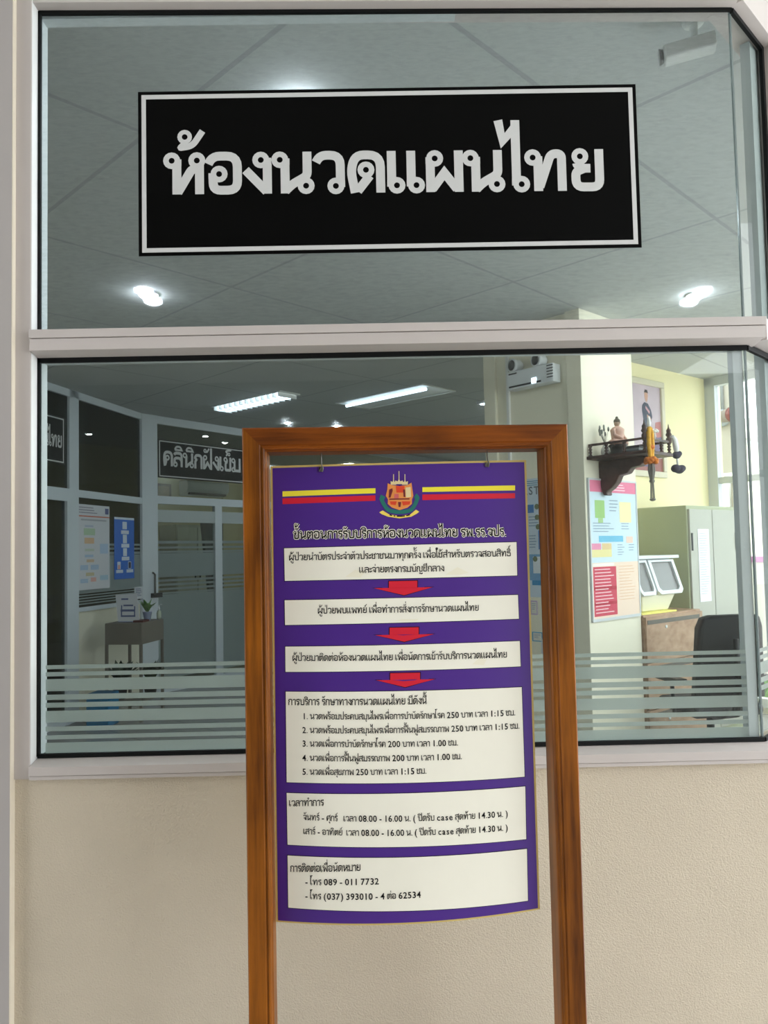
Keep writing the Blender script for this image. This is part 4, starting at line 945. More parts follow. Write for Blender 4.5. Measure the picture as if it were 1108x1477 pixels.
# garlands hanging from the finials
Mye = mat('garland_yellow', (226, 168, 44), 0.6, var=0.2, vscale=60); Mor = mat('garland_orange', (214, 120, 30), 0.6, var=0.2, vscale=60); Mgy = mat('tassel_grey', (120, 116, 110), 0.7); Mpu = mat('garland_purple', (54, 48, 70), 0.7, var=0.25, vscale=60)
g0 = S(0.03, SDp+0.02, zr+0.01)
t = thing('yellow_garland', 'yellow flower garland with long tassel hanging at the front corner of the shelf', 'garland', g0)
s = MB()
for sg in (-1, 1): s.tube([g0+V((0, 0, 0.05)), g0+FK.t*sg*0.018+V((0, 0, 0.02)), g0+FK.t*sg*0.022+V((0, 0, -0.05)), g0+FK.t*sg*0.012+V((0, 0, -0.13)), g0+V((0, 0, -0.15))], [0.009, 0.013, 0.014, 0.013, 0.01], 10)
obj('strand', s, Mye, t)
s = MB(); z = g0+V((0, 0, -0.16))
for k in range(14):
    a = k*2*pi/14; s.ball(z+V((cos(a)*0.03, sin(a)*0.03, 0.01*((k % 3)-1))), 0.018, 1, 1, 0.8, 6, 5)
s.ball(z, 0.03, 1.2, 1.2, 0.8); s.ball(g0+V((0, 0, -0.075)), 0.022, 1.2, 1.2, 0.7); obj('blossom_ball', s, Mor, t)
s = MB()
for k in range(4):
    a = k*pi/2; o_ = V((cos(a)*0.012, sin(a)*0.012, 0)); s.tube([z+o_, z+o_*1.3+V((0, 0, -0.06)), z+o_*0.7+V((0, 0, -0.13)), z+o_+V((0, 0, -0.24))], [0.006, 0.009, 0.003, 0.003], 6)
s.ball(z+V((0, 0, -0.13)), 0.018, 1, 1, 0.8); s.ball(z+V((0, 0, -0.245)), 0.02, 1, 1, 0.5); obj('tassel', s, Mgy, t)
g1 = S(SWd+0.005, SDp+0.01, zr+0.01)
t = thing('purple_garland', 'white garland with dark purple flower tassels hanging at the right shelf corner', 'garland', g1)
s = MB(); s.tube([g1+V((0, 0, 0.02)), g1+FK.t*0.03+V((0, 0, 0.0)), g1+FK.t*0.045+V((0, 0, -0.05)), g1+FK.t*0.05+V((0, 0, -0.09))], [0.012, 0.018, 0.02, 0.014], 10); s.tube([g1+FK.t*0.05+V((0, 0, -0.09)), g1+FK.t*0.06+V((0, 0, -0.17))], 0.008, 8); obj('strand', s, M_porc, t)
s = MB(); z = g1+FK.t*0.05+V((0, 0, -0.10))
for o_, r in ((V((0, 0, 0)), 0.03), (FK.t*0.025+V((0, 0, 0.01)), 0.024), (FK.t*-0.02+V((0, 0, -0.09)), 0.032), (FK.t*0.03+V((0, 0, -0.095)), 0.033), (FK.t*0.062+V((0, 0, -0.085)), 0.028)): s.ball(z+o_, r, 1, 1, 0.85)
obj('blossoms', s, Mpu, t)
p = g0+FK.t*0.06+FK.n*0.0+V((0, 0, 0.03)); s = MB()
for k in range(6): s.ball(p+V((cos(k)*0.014, sin(k*2)*0.014, 0.008*sin(k*3))), 0.013, 1, 1, 0.8, 7, 5)
s.tube([p, V((p.x, p.y, zr-0.01))], 0.004, 6)
single('white_blossom', s, M_porc, 'white paper blossom on the front railing of the prayer shelf', 'flower')

# ------------------------------------------------------------------ steel cabinet
Msc = mat('grey_green_steel', (196, 200, 180), 0.45, 0.4, var=0.02, vscale=4)
Msd = mat('grey_steel_door', (182, 182, 170), 0.45, 0.4)
CD = 0.46; ne = None
zc = 1.83
e0 = hit(993, 728.5, FK.pt(0, -0.004, 0), FK.n); zc = e0.z                              # near top corner
FC = Fr((e0.x, e0.y), (e0.x+FQ.t.x, e0.y+FQ.t.y))
a2 = FC.px(1063, 760)[0]; am = FC.px(1028, 760)[0]
t = thing('steel_cabinet', 'tall pale grey green steel cupboard with two doors against the yellow cream wall', 'cabinet', FC.pt(a2/2, -CD/2, 0))
s = MB(); FC.box(s, 0, a2, -CD, -0.02, 0.0, zc); obj('body', s, mat('olive_steel', (176, 182, 150), 0.45, 0.4), t, 0.006)
for q0, q1, hs in ((0.012, am-0.004, 0), (am+0.004, a2-0.012, 1)):
    s = MB(); FC.box(s, q0, q1, -0.02, 0.0, 0.07, zc-0.03); d = obj('door', s, Msd, t, 0.003)
    s = MB(); hx = q0+0.012 if hs == 0 else q1-0.03; FC.box(s, hx, hx+0.018, 0.0005, 0.006, zc-0.36, zc-0.22); obj('hinge', s, M_dark, d)
    s = MB(); hx = q1-0.04 if hs == 0 else q0+0.02; FC.box(s, hx, hx+0.02, 0.0005, 0.02, 0.74, 0.86); obj('handle', s, M_steel, d)
xa, xb, h0, h1 = FC.px(1006, 764)[0], FC.px(1022, 764)[0], FC.px(1014, 868)[1], FC.px(1014, 763)[1]
t, pl, ln = wallsheet(FC, 'paper_list', 'long white paper list taped on the left door of the steel cupboard', 'paper', xa, xb, h0, h1, mat('white_paper', (238, 240, 244), 0.6), b=0.0005, th=0.002)
ln(0.1, 0.9, 0.06, 0.92, 26, pk(186, 190, 200), 0.2, seed=21)
# louvred panel beyond the cupboard
xa, xb, h0, h1 = FC.px(1062, 775, -0.3)[0]+0.02, FC.px(1074, 775, -0.3)[0]+0.04, FC.px(1066, 838, -0.3)[1], FC.px(1066, 776, -0.3)[1]
t = thing('louvred_panel', 'white louvred panel of short slots just right of the steel cupboard', 'vent panel', FC.pt(xa, -0.3, h0))
s = MB(); FC.box(s, xa, xb, -0.34, -0.30, h0, h1); obj('panel', s, M_elec, t)
for k in range(12):
    v = h1-0.03-(h1-h0-0.06)*k/11; s = MB(); FC.box(s, xa+(xb-xa)*0.42, xb-0.02, -0.2998, -0.296, v-0.006, v+0.006); obj('slot', s, M_dark, t)
s = MB(); FC.box(s, xa, xb, -0.36, -0.30, 0, h0-0.001); single('shaded_wall_strip', s, mat('shaded_cream', (196, 182, 118), 0.7), 'strip of cream wall coloured as in shade under the white louvred panel', 'board')  # cream wall in shade, the shade put into its straw colour

# ------------------------------------------------------------------ wooden drawer unit and what stands on it
bo = (FK.pt(0, 0, 0)-FC.pt(0, 0, 0)).dot(FC.n)-0.012
zd = FC.px(988, 881.5, bo)[1]; dl = (FK.pt(FK.L+0.03, 0, 0)-FC.p).dot(FC.t); dr_ = -0.006
Wl = wood('ash_laminate', 0, (160, 128, 104), (196, 166, 140), 0.45, 0.1, 30)
t = thing('drawer_unit', 'pale wood laminate drawer unit with slot handles beside the cream column', 'drawers', FC.pt((dl+dr_)/2, bo-0.22, 0))
s = MB(); FC.box(s, dl, dr_, bo-0.42, bo-0.020, 0, zd); obj('carcass', s, Wl, t, 0.003)
nd = 3; hh = (zd-0.06)/nd
for k in range(nd):
    z0 = 0.05+k*hh; s = MB(); FC.box(s, dl+0.004, dr_-0.004, bo-0.018, bo, z0+0.004, z0+hh-0.004); d = obj('drawer', s, Wl, t, 0.002)
    s = MB(); FC.box(s, dl+0.02, dr_-0.05, bo+0.0002, bo+0.003, z0+hh-0.055, z0+hh-0.025); obj('slot_handle', s, mat('grey_slot', (104, 100, 92), 0.5), d)
    s = MB(); s.lathe(FC.pt(FC.px(961, 905, bo)[0], bo, z0+hh-0.085), [(0.012, 0), (0.012, 0.005), (0.006, 0.006)], 12, FC.n); obj('lock', s, M_tro, d)
yr = FC.px(966, 885, bo-0.1)[0]
s = MB(); s.hexa([FC.pt(a, b, zd+0.001+h) for h in (0, 0.012) for a, b in ((dl+0.05, bo-0.38), (yr-0.03, bo-0.38), (yr, bo-0.04), (dl+0.02, bo-0.04))]); single('yellow_papers', s, mat('yellow_paper', (240, 232, 130), 0.7), 'flat pad of yellow papers lying on the drawer unit', 'papers')
# tilting twin bin
bb = bo-0.02
bx0, bx1 = dl+0.03, FC.px(977, 850, bb-0.1)[0]
zt_ = FC.px(940, 806, bb-0.14)[1]; bz = zd+0.0135
t = thing('twin_bin', 'white flap-front twin bin with grey windows standing on the yellow papers', 'storage bin', FC.pt((bx0+bx1)/2, bb-0.2, bz))
xm = FC.px(936, 850, bb-0.1)[0]
zmid = FC.px(945, 858, bb-0.05)[1]
s = MB(); s.hexa([FC.pt(a, b, h) for h, (f0, f1, k0, k1) in ((bz, (bx0+0.08, bx1-0.17, bb-0.34, bb-0.08)), (zmid, (bx0+0.04, bx1-0.11, bb-0.36, bb-0.05))) for a, b in ((f0, k0), (f1, k0), (f1, k1), (f0, k1))]); obj('pedestal', s, mat('cream_plastic', (236, 232, 206), 0.4), t, 0.01)
s = MB(); s.prism([FC.pt(bx0, bb-0.38, zmid-0.02), FC.pt(bx0, bb-0.05, zmid), FC.pt(bx0, bb-0.14, zt_), FC.pt(bx0, bb-0.38, zt_)], FC.t*(bx1-bx0-0.02)); obj('body', s, M_elec, t, 0.012)
s = MB(); FC.box(s, bx0-0.01, bx1+0.03, bb-0.40, bb-0.09, zt_, zt_+0.025); obj('lid', s, M_elec, t, 0.006)
for u0, u1 in ((bx0+0.005, xm-0.01), (xm+0.012, bx1-0.03)):
    dn = V((0, 0, zmid-zt_))+FC.n*0.09; o0 = FC.pt(u0, bb-0.135, zt_-0.005); ww = u1-u0
    P = lambda u, v, o: o0+FC.t*ww*u+dn*v+(FC.n*0.8+V((0, 0, 0.25)))*o
    s = MB(); O = [(0, 0.04), (1, 0.04), (1, 0.9), (0.9, 1.0), (0.1, 1.0), (0, 0.9)]; I = [(0.1, 0.10), (0.9, 0.10), (0.9, 0.82), (0.82, 0.9), (0.18, 0.9), (0.1, 0.82)]
    vs = [P(u, v, 0.03) for u, v in O]+[P(u, v, 0.03) for u, v in I]+[P(u, v, 0.0) for u, v in O]+[P(u, v, 0.0) for u, v in I]
    s.add(vs, [(i, (i+1) % 6, (i+1) % 6+6, i+6) for i in range(6)]+[(i+12, (i+1) % 6+12, (i+1) % 6, i) for i in range(6)]+[(i+6, (i+1) % 6+6, (i+1) % 6+18, i+18) for i in range(6)]); fl = obj('flap', s, M_elec, t)
    s = MB(); s.add([P(u, v, 0.012) for u, v in I], [list(range(6))]); obj('window', s, mat('smoky_window', (120, 120, 118), 0.2, 0.6), fl)

# ------------------------------------------------------------------ black office chair
cc = atz(1052, 886, 1.10); th_ = radians(10)
cx = V((cos(th_), sin(th_), 0)); cy = V((-sin(th_), cos(th_), 0))
cc = V((cc.x, cc.y, 0))
ccb = cc
t = thing('office_chair', 'black padded office chair with its back to the window', 'chair', cc+cy*0.25)
def CH(a, b, h): return cc+cx*a+cy*b+V((0, 0, h))
Mbl = mat('black_mesh_fabric', (17, 21, 23), 0.55, 0.35, bump=0.2, bscale=300); Mbp = mat('black_nylon', (22, 24, 25), 0.4, 0.4)
s = MB(); out = [(-0.25, 0.56), (0.25, 0.56), (0.245, 0.62), (0.225, 1.02), (0.20, 1.085), (0.15, 1.10), (-0.15, 1.10), (-0.20, 1.085), (-0.225, 1.02), (-0.245, 0.62)]
f = lambda a, h, o: CH(a, -0.03*((h-0.56)/0.54)+0.05*(a/0.25)**2+o, h)
nO = len(out); s.add([f(a, h, -0.03) for a, h in out]+[f(a, h, 0.03) for a, h in out], [list(range(nO)), list(range(nO, 2*nO))[::-1]]+[(i, (i+1) % nO, (i+1) % nO+nO, i+nO) for i in range(nO)]); obj('backrest', s, Mbl, t, 0.012)
s = MB(); s.tube([CH(0, -0.06, 0.95), CH(0, -0.075, 0.7), CH(0, -0.03, 0.48), CH(0, 0.2, 0.42)], [0.018, 0.024, 0.028, 0.03], 10); obj('back_spine', s, Mbp, t)
s = MB(); s.hexa([CH(a, b, h) for h in (0.44, 0.52) for a, b in ((-0.25, 0.03), (0.25, 0.03), (0.24, 0.50), (-0.24, 0.50))]); obj('seat', s, Mbl, t, 0.03)
for sg in (-1, 1):
    s = MB(); s.tube([CH(sg*0.22, 0.2, 0.45), CH(sg*0.29, 0.2, 0.46), CH(sg*0.30, 0.2, 0.66)], 0.014, 8); s.hexa([CH(sg*0.30+a, b, h) for h in (0.66, 0.69) for a, b in ((-0.035, 0.08), (0.035, 0.08), (0.035, 0.34), (-0.035, 0.34))]); obj('armrest', s, Mbp, t)
s = MB(); s.tube([CH(0, 0.25, 0.12), CH(0, 0.25, 0.44)], 0.025, 12); obj('gas_column', s, Mbp, t)
for k in range(5):
    a = 2*pi*k/5+0.3; p = CH(0, 0.25, 0.10)
    s = MB(); e = p+V((cos(a)*0.29, sin(a)*0.29, -0.02)); s.tube([p, e], [0.028, 0.016], 8); lg = obj('base_arm', s, Mbp, t)
    s = MB(); s.lathe(e+V((0, 0, -0.05))-cx*0.02, [(0.028, 0), (0.028, 0.04)], 12, cx); obj('castor', s, Mbp, lg)

# ------------------------------------------------------------------ outdoors seen through the right glazing
c = FO.px(1043, 603); t = thing('alarm_sounder', 'grey and red wall alarm sounder on the outdoor cream wall', 'alarm', FO.pt(c[0], 0, c[1]))
s = MB(); s.lathe(FO.pt(c[0], 0.0, c[1]), [(0.10, 0), (0.10, 0.05), (0.07, 0.07)], 18, FO.n); obj('back_box', s, mat('pale_box', (150, 158, 162), 0.5), t)
s = MB(); q = FO.pt(c[0]+0.05, 0.1, c[1]); s.lathe(q, [(0.07, 0), (0.085, 0.10), (0.09, 0.14)], 18, FO.t*0.75+FO.n*0.3); obj('horn', s, mat('warm_grey', (128, 118, 108), 0.5), t)
s = MB(); s.lathe(q+(FO.t*0.75+FO.n*0.3).normalized()*0.142, [(0.09, 0), (0.09, 0.06), (0.05, 0.075)], 18, FO.t*0.75+FO.n*0.3); setp(obj('red_lens', s, mat('dull_red', (112, 44, 42), 0.4), t), 'red lens')
a = FO.px(1042.5, 570)[0]; s = MB(); s.tube([FO.pt(a, 0.025, c[1]+0.1), FO.pt(a, 0.025, 4.1)], 0.022, 10); single('conduit_pipe', s, mat('grey_pipe', (140, 144, 144), 0.5), 'thin grey conduit pipe running up from the alarm sounder', 'pipe')
a = FO.px(1051, 700)[0]; s = MB(); FO.box(s, a-0.05, a+0.03, 0.0, 0.05, 0, 2.35); FO.box(s, a+0.08, a+0.14, 0.0, 0.06, 0, 2.2); FO.box(s, a-0.05, a+0.9, 0.0, 0.05, 2.3, 2.38); struct('trim_27', s, M_white)
# white house with windows far behind, pink awning strip, plants
hc = EYE+ray(1092, 740)*16
FH = Fr((hc.x-6, hc.y+6), (hc.x+6, hc.y-6))
t = thing('far_house', 'white building with tall windows seen through the narrow corner pane', 'building', FH.pt(6*1.414, 0, 0))
s = MB(); FH.box(s, 2, 15, -3, 0, -0.1, 3.7); obj('facade', s, mat('house_white', (240, 238, 232), 0.8), t)
s = MB(); FH.box(s, 1.8, 15.2, -3.2, 0.5, 3.7, 4.1); obj('roof_edge', s, mat('roof_white', (236, 230, 216), 0.8), t)
for k in range(8):
    s = MB(); a = 3+k*1.45; FH.box(s, a, a+1.1, 0.001, 0.04, 1.0, 3.0); wn = obj('window', s, mat('house_pane', (150, 176, 178), 0.3), t)
    s = MB(); FH.box(s, a+0.5, a+0.6, 0.041, 0.07, 1.0, 3.0); FH.box(s, a, a+1.1, 0.041, 0.07, 2.0, 2.1); obj('glazing_bar', s, M_white, wn)
q = EYE+ray(1097, 806)*9.5; FS = Fr((q.x-1.6, q.y+1.6), (q.x+1.6, q.y-1.6))
t = thing('planter_wall', 'long white low wall with pink coping outdoors beyond the corner pane', 'low wall', FS.pt(2.6, 0.15, -0.11))
s = MB(); FS.box(s, 1.6, 3.6, 0, 0.3, q.z-0.035, q.z+0.035); obj('coping', s, mat('pink_coping', (206, 140, 196), 0.6), t)
s = MB(); FS.box(s, 1.6, 3.6, 0.02, 0.28, -0.11, q.z-0.036); obj('base', s, mat('house_white', (240, 238, 232), 0.8), t)
def plant(name, label, base, n, L, wdt, m, seed, pot=None):
    rr = random.Random(seed); t = thing(name, label, 'plant', base, None); s = MB()
    for k in range(n):
        az = rr.uniform(0, 2*pi); le = L*rr.uniform(0.6, 1.0); sp = rr.uniform(0.25, 0.8); d = V((cos(az), sin(az), 0)); sd = V((-sin(az), cos(az), 0)); pts = []
        for i in range(5):
            u = i/4; p = base+d*le*sp*u*(0.6+0.4*u)+V((0, 0, le*(u-0.45*sp*u*u))); ww = wdt*sin(pi*min(1, 0.12+u*0.88))*0.5+0.0008
            pts += [p-sd*ww, p+sd*ww]
        s.add(pts, [(2*i, 2*i+1, 2*i+3, 2*i+2) for i in range(4)], True)
    obj('leaves', s, m, t); return t
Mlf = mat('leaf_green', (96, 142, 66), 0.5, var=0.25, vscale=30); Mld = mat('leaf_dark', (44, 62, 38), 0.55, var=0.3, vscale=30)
q = EYE+ray(1105, 1040)*7.7; pb = V((q.x, q.y, -0.12))
pl_ = plant('garden_plant', 'leafy green plant outdoors at the foot of the narrow corner pane', pb, 46, 0.42, 0.06, Mlf, 5)
s = MB(); s.lathe(pb, [(0.10, 0), (0.12, 0.1), (0.13, 0.11), (0.11, 0.11)], 18); obj('pot', s, mat('clay_pot', (170, 120, 90), 0.8), pl_)

# ------------------------------------------------------------------ left side of the hall
def hall_sign(F, a0, a1, h0, h1, text, label, x0, x1, y_base, xh, b=0.034):
    t = thing('room_sign', label, 'sign', F.pt((a0+a1)/2, b, h0))
    s = MB(); F.box(s, a0, a1, 0.028, b, h0, h1); obj('backing', s, mat('glare_black_vinyl', (34, 36, 34), 0.5, 0.1), t)  # glare on the sign painted in: black raised to dark grey
    s = MB(); e = 0.014; wv = 0.012
    for q in ((a0+e, a1-e, h1-e-wv, h1-e), (a0+e, a1-e, h0+e, h0+e+wv), (a0+e, a0+e+wv, h0+e+wv, h1-e-wv), (a1-e-wv, a1-e, h0+e+wv, h1-e-wv)): F.box(s, q[0], q[1], b+0.0003, b+0.001, q[2], q[3])
    obj('border', s, M_whitev, t)
    polys, wd = layout(text, 19); k = (x1-x0)/wd
    s = text_mb(polys, lambda x, y: F.pt(x0+x*k, b+0.0012, y_base+y*xh/100), F.n); obj('lettering', s, M_whitev, t)
x0, yt = F2.px(228, 633, 0.034); x1 = F2.px(349, 650, 0.034)[0]+0.16; yb = F2.px(229, 688.5, 0.034)[1]
tx0 = F2.px(235, 670, 0.035)[0]; tx1 = F2.px(347.5, 680, 0.035)[0]; yb2 = F2.px(290, 676.5, 0.035)[1]; xh2 = F2.px(290, 655.5, 0.035)[1]-yb2
hall_sign(F2, x0, x1, yb, yt, 'คลินิกฝังเข็ม', 'black clinic sign with white Thai letters on the glass partition left of the stand', tx0, tx1, yb2, xh2)
x1 = F1.px(93.3, 640, 0.034)[0]; yt = F1.px(85, 600.5, 0.034)[1]; yb = F1.px(85, 669, 0.034)[1]
tx1 = F1.px(89.5, 640, 0.035)[0]; yb2 = F1.px(82, 645, 0.035)[1]; xh2 = F1.px(82, 627, 0.035)[1]-yb2; sc2 = xh2
hall_sign(F1, x1-1.15, x1, yb, yt, 'ห้องแพทย์แผนไทย', 'black sign at the far left edge of the lower pane ending in Thai letters', tx1-0.98, tx1, yb2, xh2)
# posters on the left partition glass
def onF1(x0, y0, x1, y1, b=0.03): return ahr(F1, x0, y0, x1, y1, b)
a0 = F1.px(109, 780, 0.03)[0]; a1 = F1.px(157.5, 780, 0.03)[0]; h1 = F1.px(133, 728.5, 0.03)[1]; h0 = F1.px(133, 850, 0.03)[1]
t, pl, ln = wallsheet(F1, 'procedure_poster', 'white flow chart poster stuck on the left partition glass', 'poster', a0, a1, h0, h1, mat('poster_white', (206, 208, 214), 0.6), b=0.03)
pl(0, 0.13, 1, 0.145, pk(200, 120, 100)); pl(0.86, 0.03, 0.97, 0.1, pk(90, 96, 140)); ln(0.03, 0.8, 0.03, 0.12, 3, pk(150, 146, 160), 0.4, seed=31); pl(0.14, 0.17, 0.9, 0.19, pk(170, 170, 176))
pl(0.22, 0.28, 0.55, 0.36, pk(176, 200, 170)); pl(0.24, 0.39, 0.52, 0.46, pk(216, 180, 146)); pl(0.25, 0.24, 0.5, 0.265, pk(180, 186, 206)); pl(0.25, 0.52, 0.52, 0.55, pk(190, 200, 184))
for u0, v0, u1, v1, c_ in ((0.25, 0.59, 0.5, 0.62, (170, 190, 216)), (0.7, 0.46, 0.95, 0.58, (176, 196, 222)), (0.3, 0.645, 0.52, 0.68, (206, 180, 150)), (0.12, 0.71, 0.34, 0.77, (170, 190, 216)), (0.42, 0.71, 0.66, 0.77, (170, 190, 216)), (0.28, 0.80, 0.52, 0.84, (196, 184, 150)), (0.12, 0.87, 0.34, 0.92, (170, 190, 216)), (0.42, 0.86, 0.58, 0.91, (220, 170, 160)), (0.7, 0.84, 0.95, 0.9, (170, 196, 216))): pl(u0, v0, u1, v1, pk(*c_))
a0 = F1.px(164.5, 780, 0.03)[0]; a1 = F1.px(193, 780, 0.03)[0]; h1 = F1.px(178, 746.5, 0.03)[1]; h0 = F1.px(178, 835, 0.03)[1]
t, pl, ln = wallsheet(F1, 'contact_poster', 'narrow blue poster with white boxes stuck on the left partition glass', 'poster', a0, a1, h0, h1, mat('poster_blue', (40, 106, 200), 0.5), b=0.03)
pl(0, 0, 1, 0.035, pk(200, 214, 230))
for u0, v0, u1, v1 in ((0.4, 0.07, 0.62, 0.19), (0.33, 0.21, 0.72, 0.27), (0.42, 0.28, 0.62, 0.42), (0.34, 0.43, 0.74, 0.49), (0.43, 0.50, 0.62, 0.63), (0.36, 0.64, 0.74, 0.70), (0.14, 0.72, 0.3, 0.84), (0.08, 0.85, 0.42, 0.9), (0.68, 0.72, 0.84, 0.84), (0.6, 0.85, 0.94, 0.9)): pl(u0, v0, u1, v1, pk(206, 216, 228))
pl(0.7, 0.73, 0.82, 0.83, pk(60, 60, 80), off=0.0004); pl(0.17, 0.77, 0.27, 0.84, pk(214, 160, 150), off=0.0004)
a0, a1, h0, h1 = onF1(191, 847, 204, 863)
t, pl, ln = wallsheet(F1, 'paper_notice', 'small white paper notice on the corner frame above the grey side table', 'paper', a0, a1, h0, h1, mat('poster_white', (206, 208, 214), 0.6), b=0.051, th=0.002)
ln(0.15, 0.85, 0.15, 0.85, 5, pk(120, 126, 150), 0.4, seed=33)
# frosted stripes on the hall partitions
def films(F, a0, a1, rows, label):
    t = thing('frosted_film', label, 'window film', F.pt((a0+a1)/2, 0.028, min(r[0] for r in rows)))
    for lo, hi in rows:
        s = MB(); F.box(s, a0, a1, 0.0272, 0.0278, lo, hi); obj('strip', s, M_filmh, t)
M_filmh = glass('frosted_film_hall', (0.5, 0.54, 0.53), 0.01, 0.12, 0.5, False, 0.72, (196, 208, 208))
yy = [F2.px(270, v)[1] for v in (780, 784, 788, 791, 794, 797, 831, 834, 837, 840, 843, 846, 849, 852, 855)]
rows = [(yy[1], yy[0]), (yy[3], yy[2]), (yy[5], yy[4]), (yy[6], yy[5]-0.004), (yy[8], yy[7]), (yy[10], yy[9]), (yy[12], yy[11]), (0.15, yy[14]), (yy[14]+0.004, yy[13])]
films(F2, a224+0.01, 8.9, rows, 'wide frosted film bands on the clinic glass partition')
hs_ = hS+0.01; yy = [F1.px(150, v)[1] for v in (784, 787, 790, 793, 796, 800, 853)]
rows = [(yy[1], yy[0]), (yy[3], yy[2]), (yy[5], yy[4]), (yy[6], yy[5]-0.004)]
st = (yy[6]-hs_)/9
for k in range(4): rows.append((yy[6]-st*(2*k+2), yy[6]-st*(2*k+1)))
films(F1, a107+0.005, a199-0.005, rows, 'striped frosted film on the left partition glass behind the posters')
# door handle of the clinic
a = F2.px(221.5, 840, 0.07)[0]; t = thing('door_handle', 'dark upright pull handle at the left edge of the clinic glass', 'handle', F2.pt(a, 0.06, F2.px(222, 862, 0.07)[1]))
h0 = F2.px(222, 862, 0.07)[1]; h1 = F2.px(222, 826, 0.07)[1]
s = MB(); s.tube([F2.pt(a, 0.06, h1), F2.pt(a, 0.10, h1-0.02), F2.pt(a, 0.10, h0+0.05), F2.pt(a, 0.06, h0+0.03)], 0.012, 8); obj('bar', s, M_steel, t)
s = MB(); F2.box(s, a-0.03, a+0.11, 0.055, 0.085, h0, h0+0.05); obj('lock_plate', s, M_dark, t)

# grey side table with things
zt = 0.92; nc = atz(204, 899, zt)
ux = V((-0.985, 0.17, 0)).normalized(); uy = V((0.17, 0.985, 0)).normalized()
TWd, TDp = 0.37, 0.47
def T(a, b, h): return V((nc.x, nc.y, 0))+ux*a+uy*b+V((0, 0, h))
Mtb = mat('grey_brown_laminate', (112, 106, 96), 0.5, var=0.05, vscale=8)
t = thing('side_table', 'grey brown side table on thin legs in front of the clinic corner', 'table', T(TWd/2, TDp/2, 0))
s = MB(); s.hexa([T(a, b, h) for h in (zt-0.20, zt) for a, b in ((0, 0), (TWd, 0), (TWd, TDp), (0, TDp))]); obj('box_top', s, Mtb, t, 0.004)
for a, b in ((0.012, 0.012), (TWd-0.012, 0.012), (TWd-0.012, TDp-0.012), (0.012, TDp-0.012)):
    s = MB(); s.hexa([T(a+i, b+j, h) for h in (0, zt-0.2) for i, j in ((-0.012, -0.012), (0.012, -0.012), (0.012, 0.012), (-0.012, 0.012))]); obj('leg', s, Mtb, t)
s = MB(); s.hexa([T(a, b, h) for h in (0.17, 0.19) for a, b in ((0.01, 0.01), (TWd-.01, 0.01), (TWd-.01, TDp-.01), (0.01, TDp-.01))]); obj('lower_shelf', s, Mtb, t)
c = T(0.20, 0.12, zt); lx = -ux; t = thing('leaflet_holder', 'white leaning sheet in a clear stand on the grey side table', 'sign holder', c)
s = MB(); tilt = uy*0.05+ux*0.02; P = lambda u, h: c+lx*(u*0.24)+tilt*(h/0.24)+V((0, 0, h))
s.prism([P(-0.42, 0.004), P(0.5, 0.004), P(0.36, 0.27), P(-0.56, 0.26)], uy*0.006); obj('sheet', s, mat('poster_white', (206, 208, 214), 0.6), t)
s = MB(); P2 = lambda u, h: P(u, h)-uy*0.0015
for u0, u1, h0, h1 in ((-0.3, 0.0, 0.21, 0.225), (-0.2, 0.22, 0.15, 0.165), (-0.32, 0.28, 0.10, 0.12), (-0.25, 0.32, 0.05, 0.065), (-0.30, -0.25, 0.05, 0.16), (0.26, 0.31, 0.05, 0.15)): s.prism([P2(u0, h0), P2(u1, h0), P2(u1, h1), P2(u0, h1)], uy*0.001)
obj('printed_lines', s, pk(90, 100, 140), t)
s = MB(); s.prism([P(-0.42, 0.002), P(0.5, 0.002), P(0.5, 0.002)+uy*0.09, P(-0.42, 0.002)+uy*0.09], V((0, 0, 0.004))); obj('stand_foot', s, mat('blue_plastic', (80, 116, 190), 0.4), t)
c = T(0.09, 0.30, zt); pt_ = plant('potted_plant', 'small green plant in a pale pot on the grey side table', c+V((0, 0, 0.08)), 30, 0.16, 0.05, Mlf, 9)
s = MB(); s.lathe(c, [(0.03, 0.001), (0.045, 0.08), (0.048, 0.085), (0.04, 0.085)], 14); obj('pot', s, mat('pale_pot', (150, 160, 190), 0.4), pt_)
c = T(0.03, 0.43, zt); t = thing('pump_bottle', 'small clear pump bottle on the far corner of the grey side table', 'bottle', c)
s = MB(); s.lathe(c, [(0.022, 0.001), (0.024, 0.06), (0.016, 0.085), (0.010, 0.09)], 12); obj('bottle', s, mat('clear_gel', (190, 200, 180), 0.15, 0.6), t)
s = MB(); s.lathe(c, [(0.010, 0.09), (0.010, 0.115), (0.004, 0.12), (0.004, 0.145)], 8); s.tube([c+V((0, 0, 0.145)), c+V((0, 0, 0.147))-ux*0.03], 0.005, 6); obj('pump', s, M_elec, t)
c = T(0.07, 0.10, zt); s = MB(); s.hexa([c+lx*a+uy*b+V((0, 0, h)) for h in (0.001, 0.02) for a, b in ((-0.05, -0.03), (0.05, -0.03), (0.05, 0.10), (-0.05, 0.10))]); single('reddish_tray', s, mat('reddish_brown', (104, 62, 60), 0.5), 'small reddish brown tray on the near corner of the grey side table', 'tray')
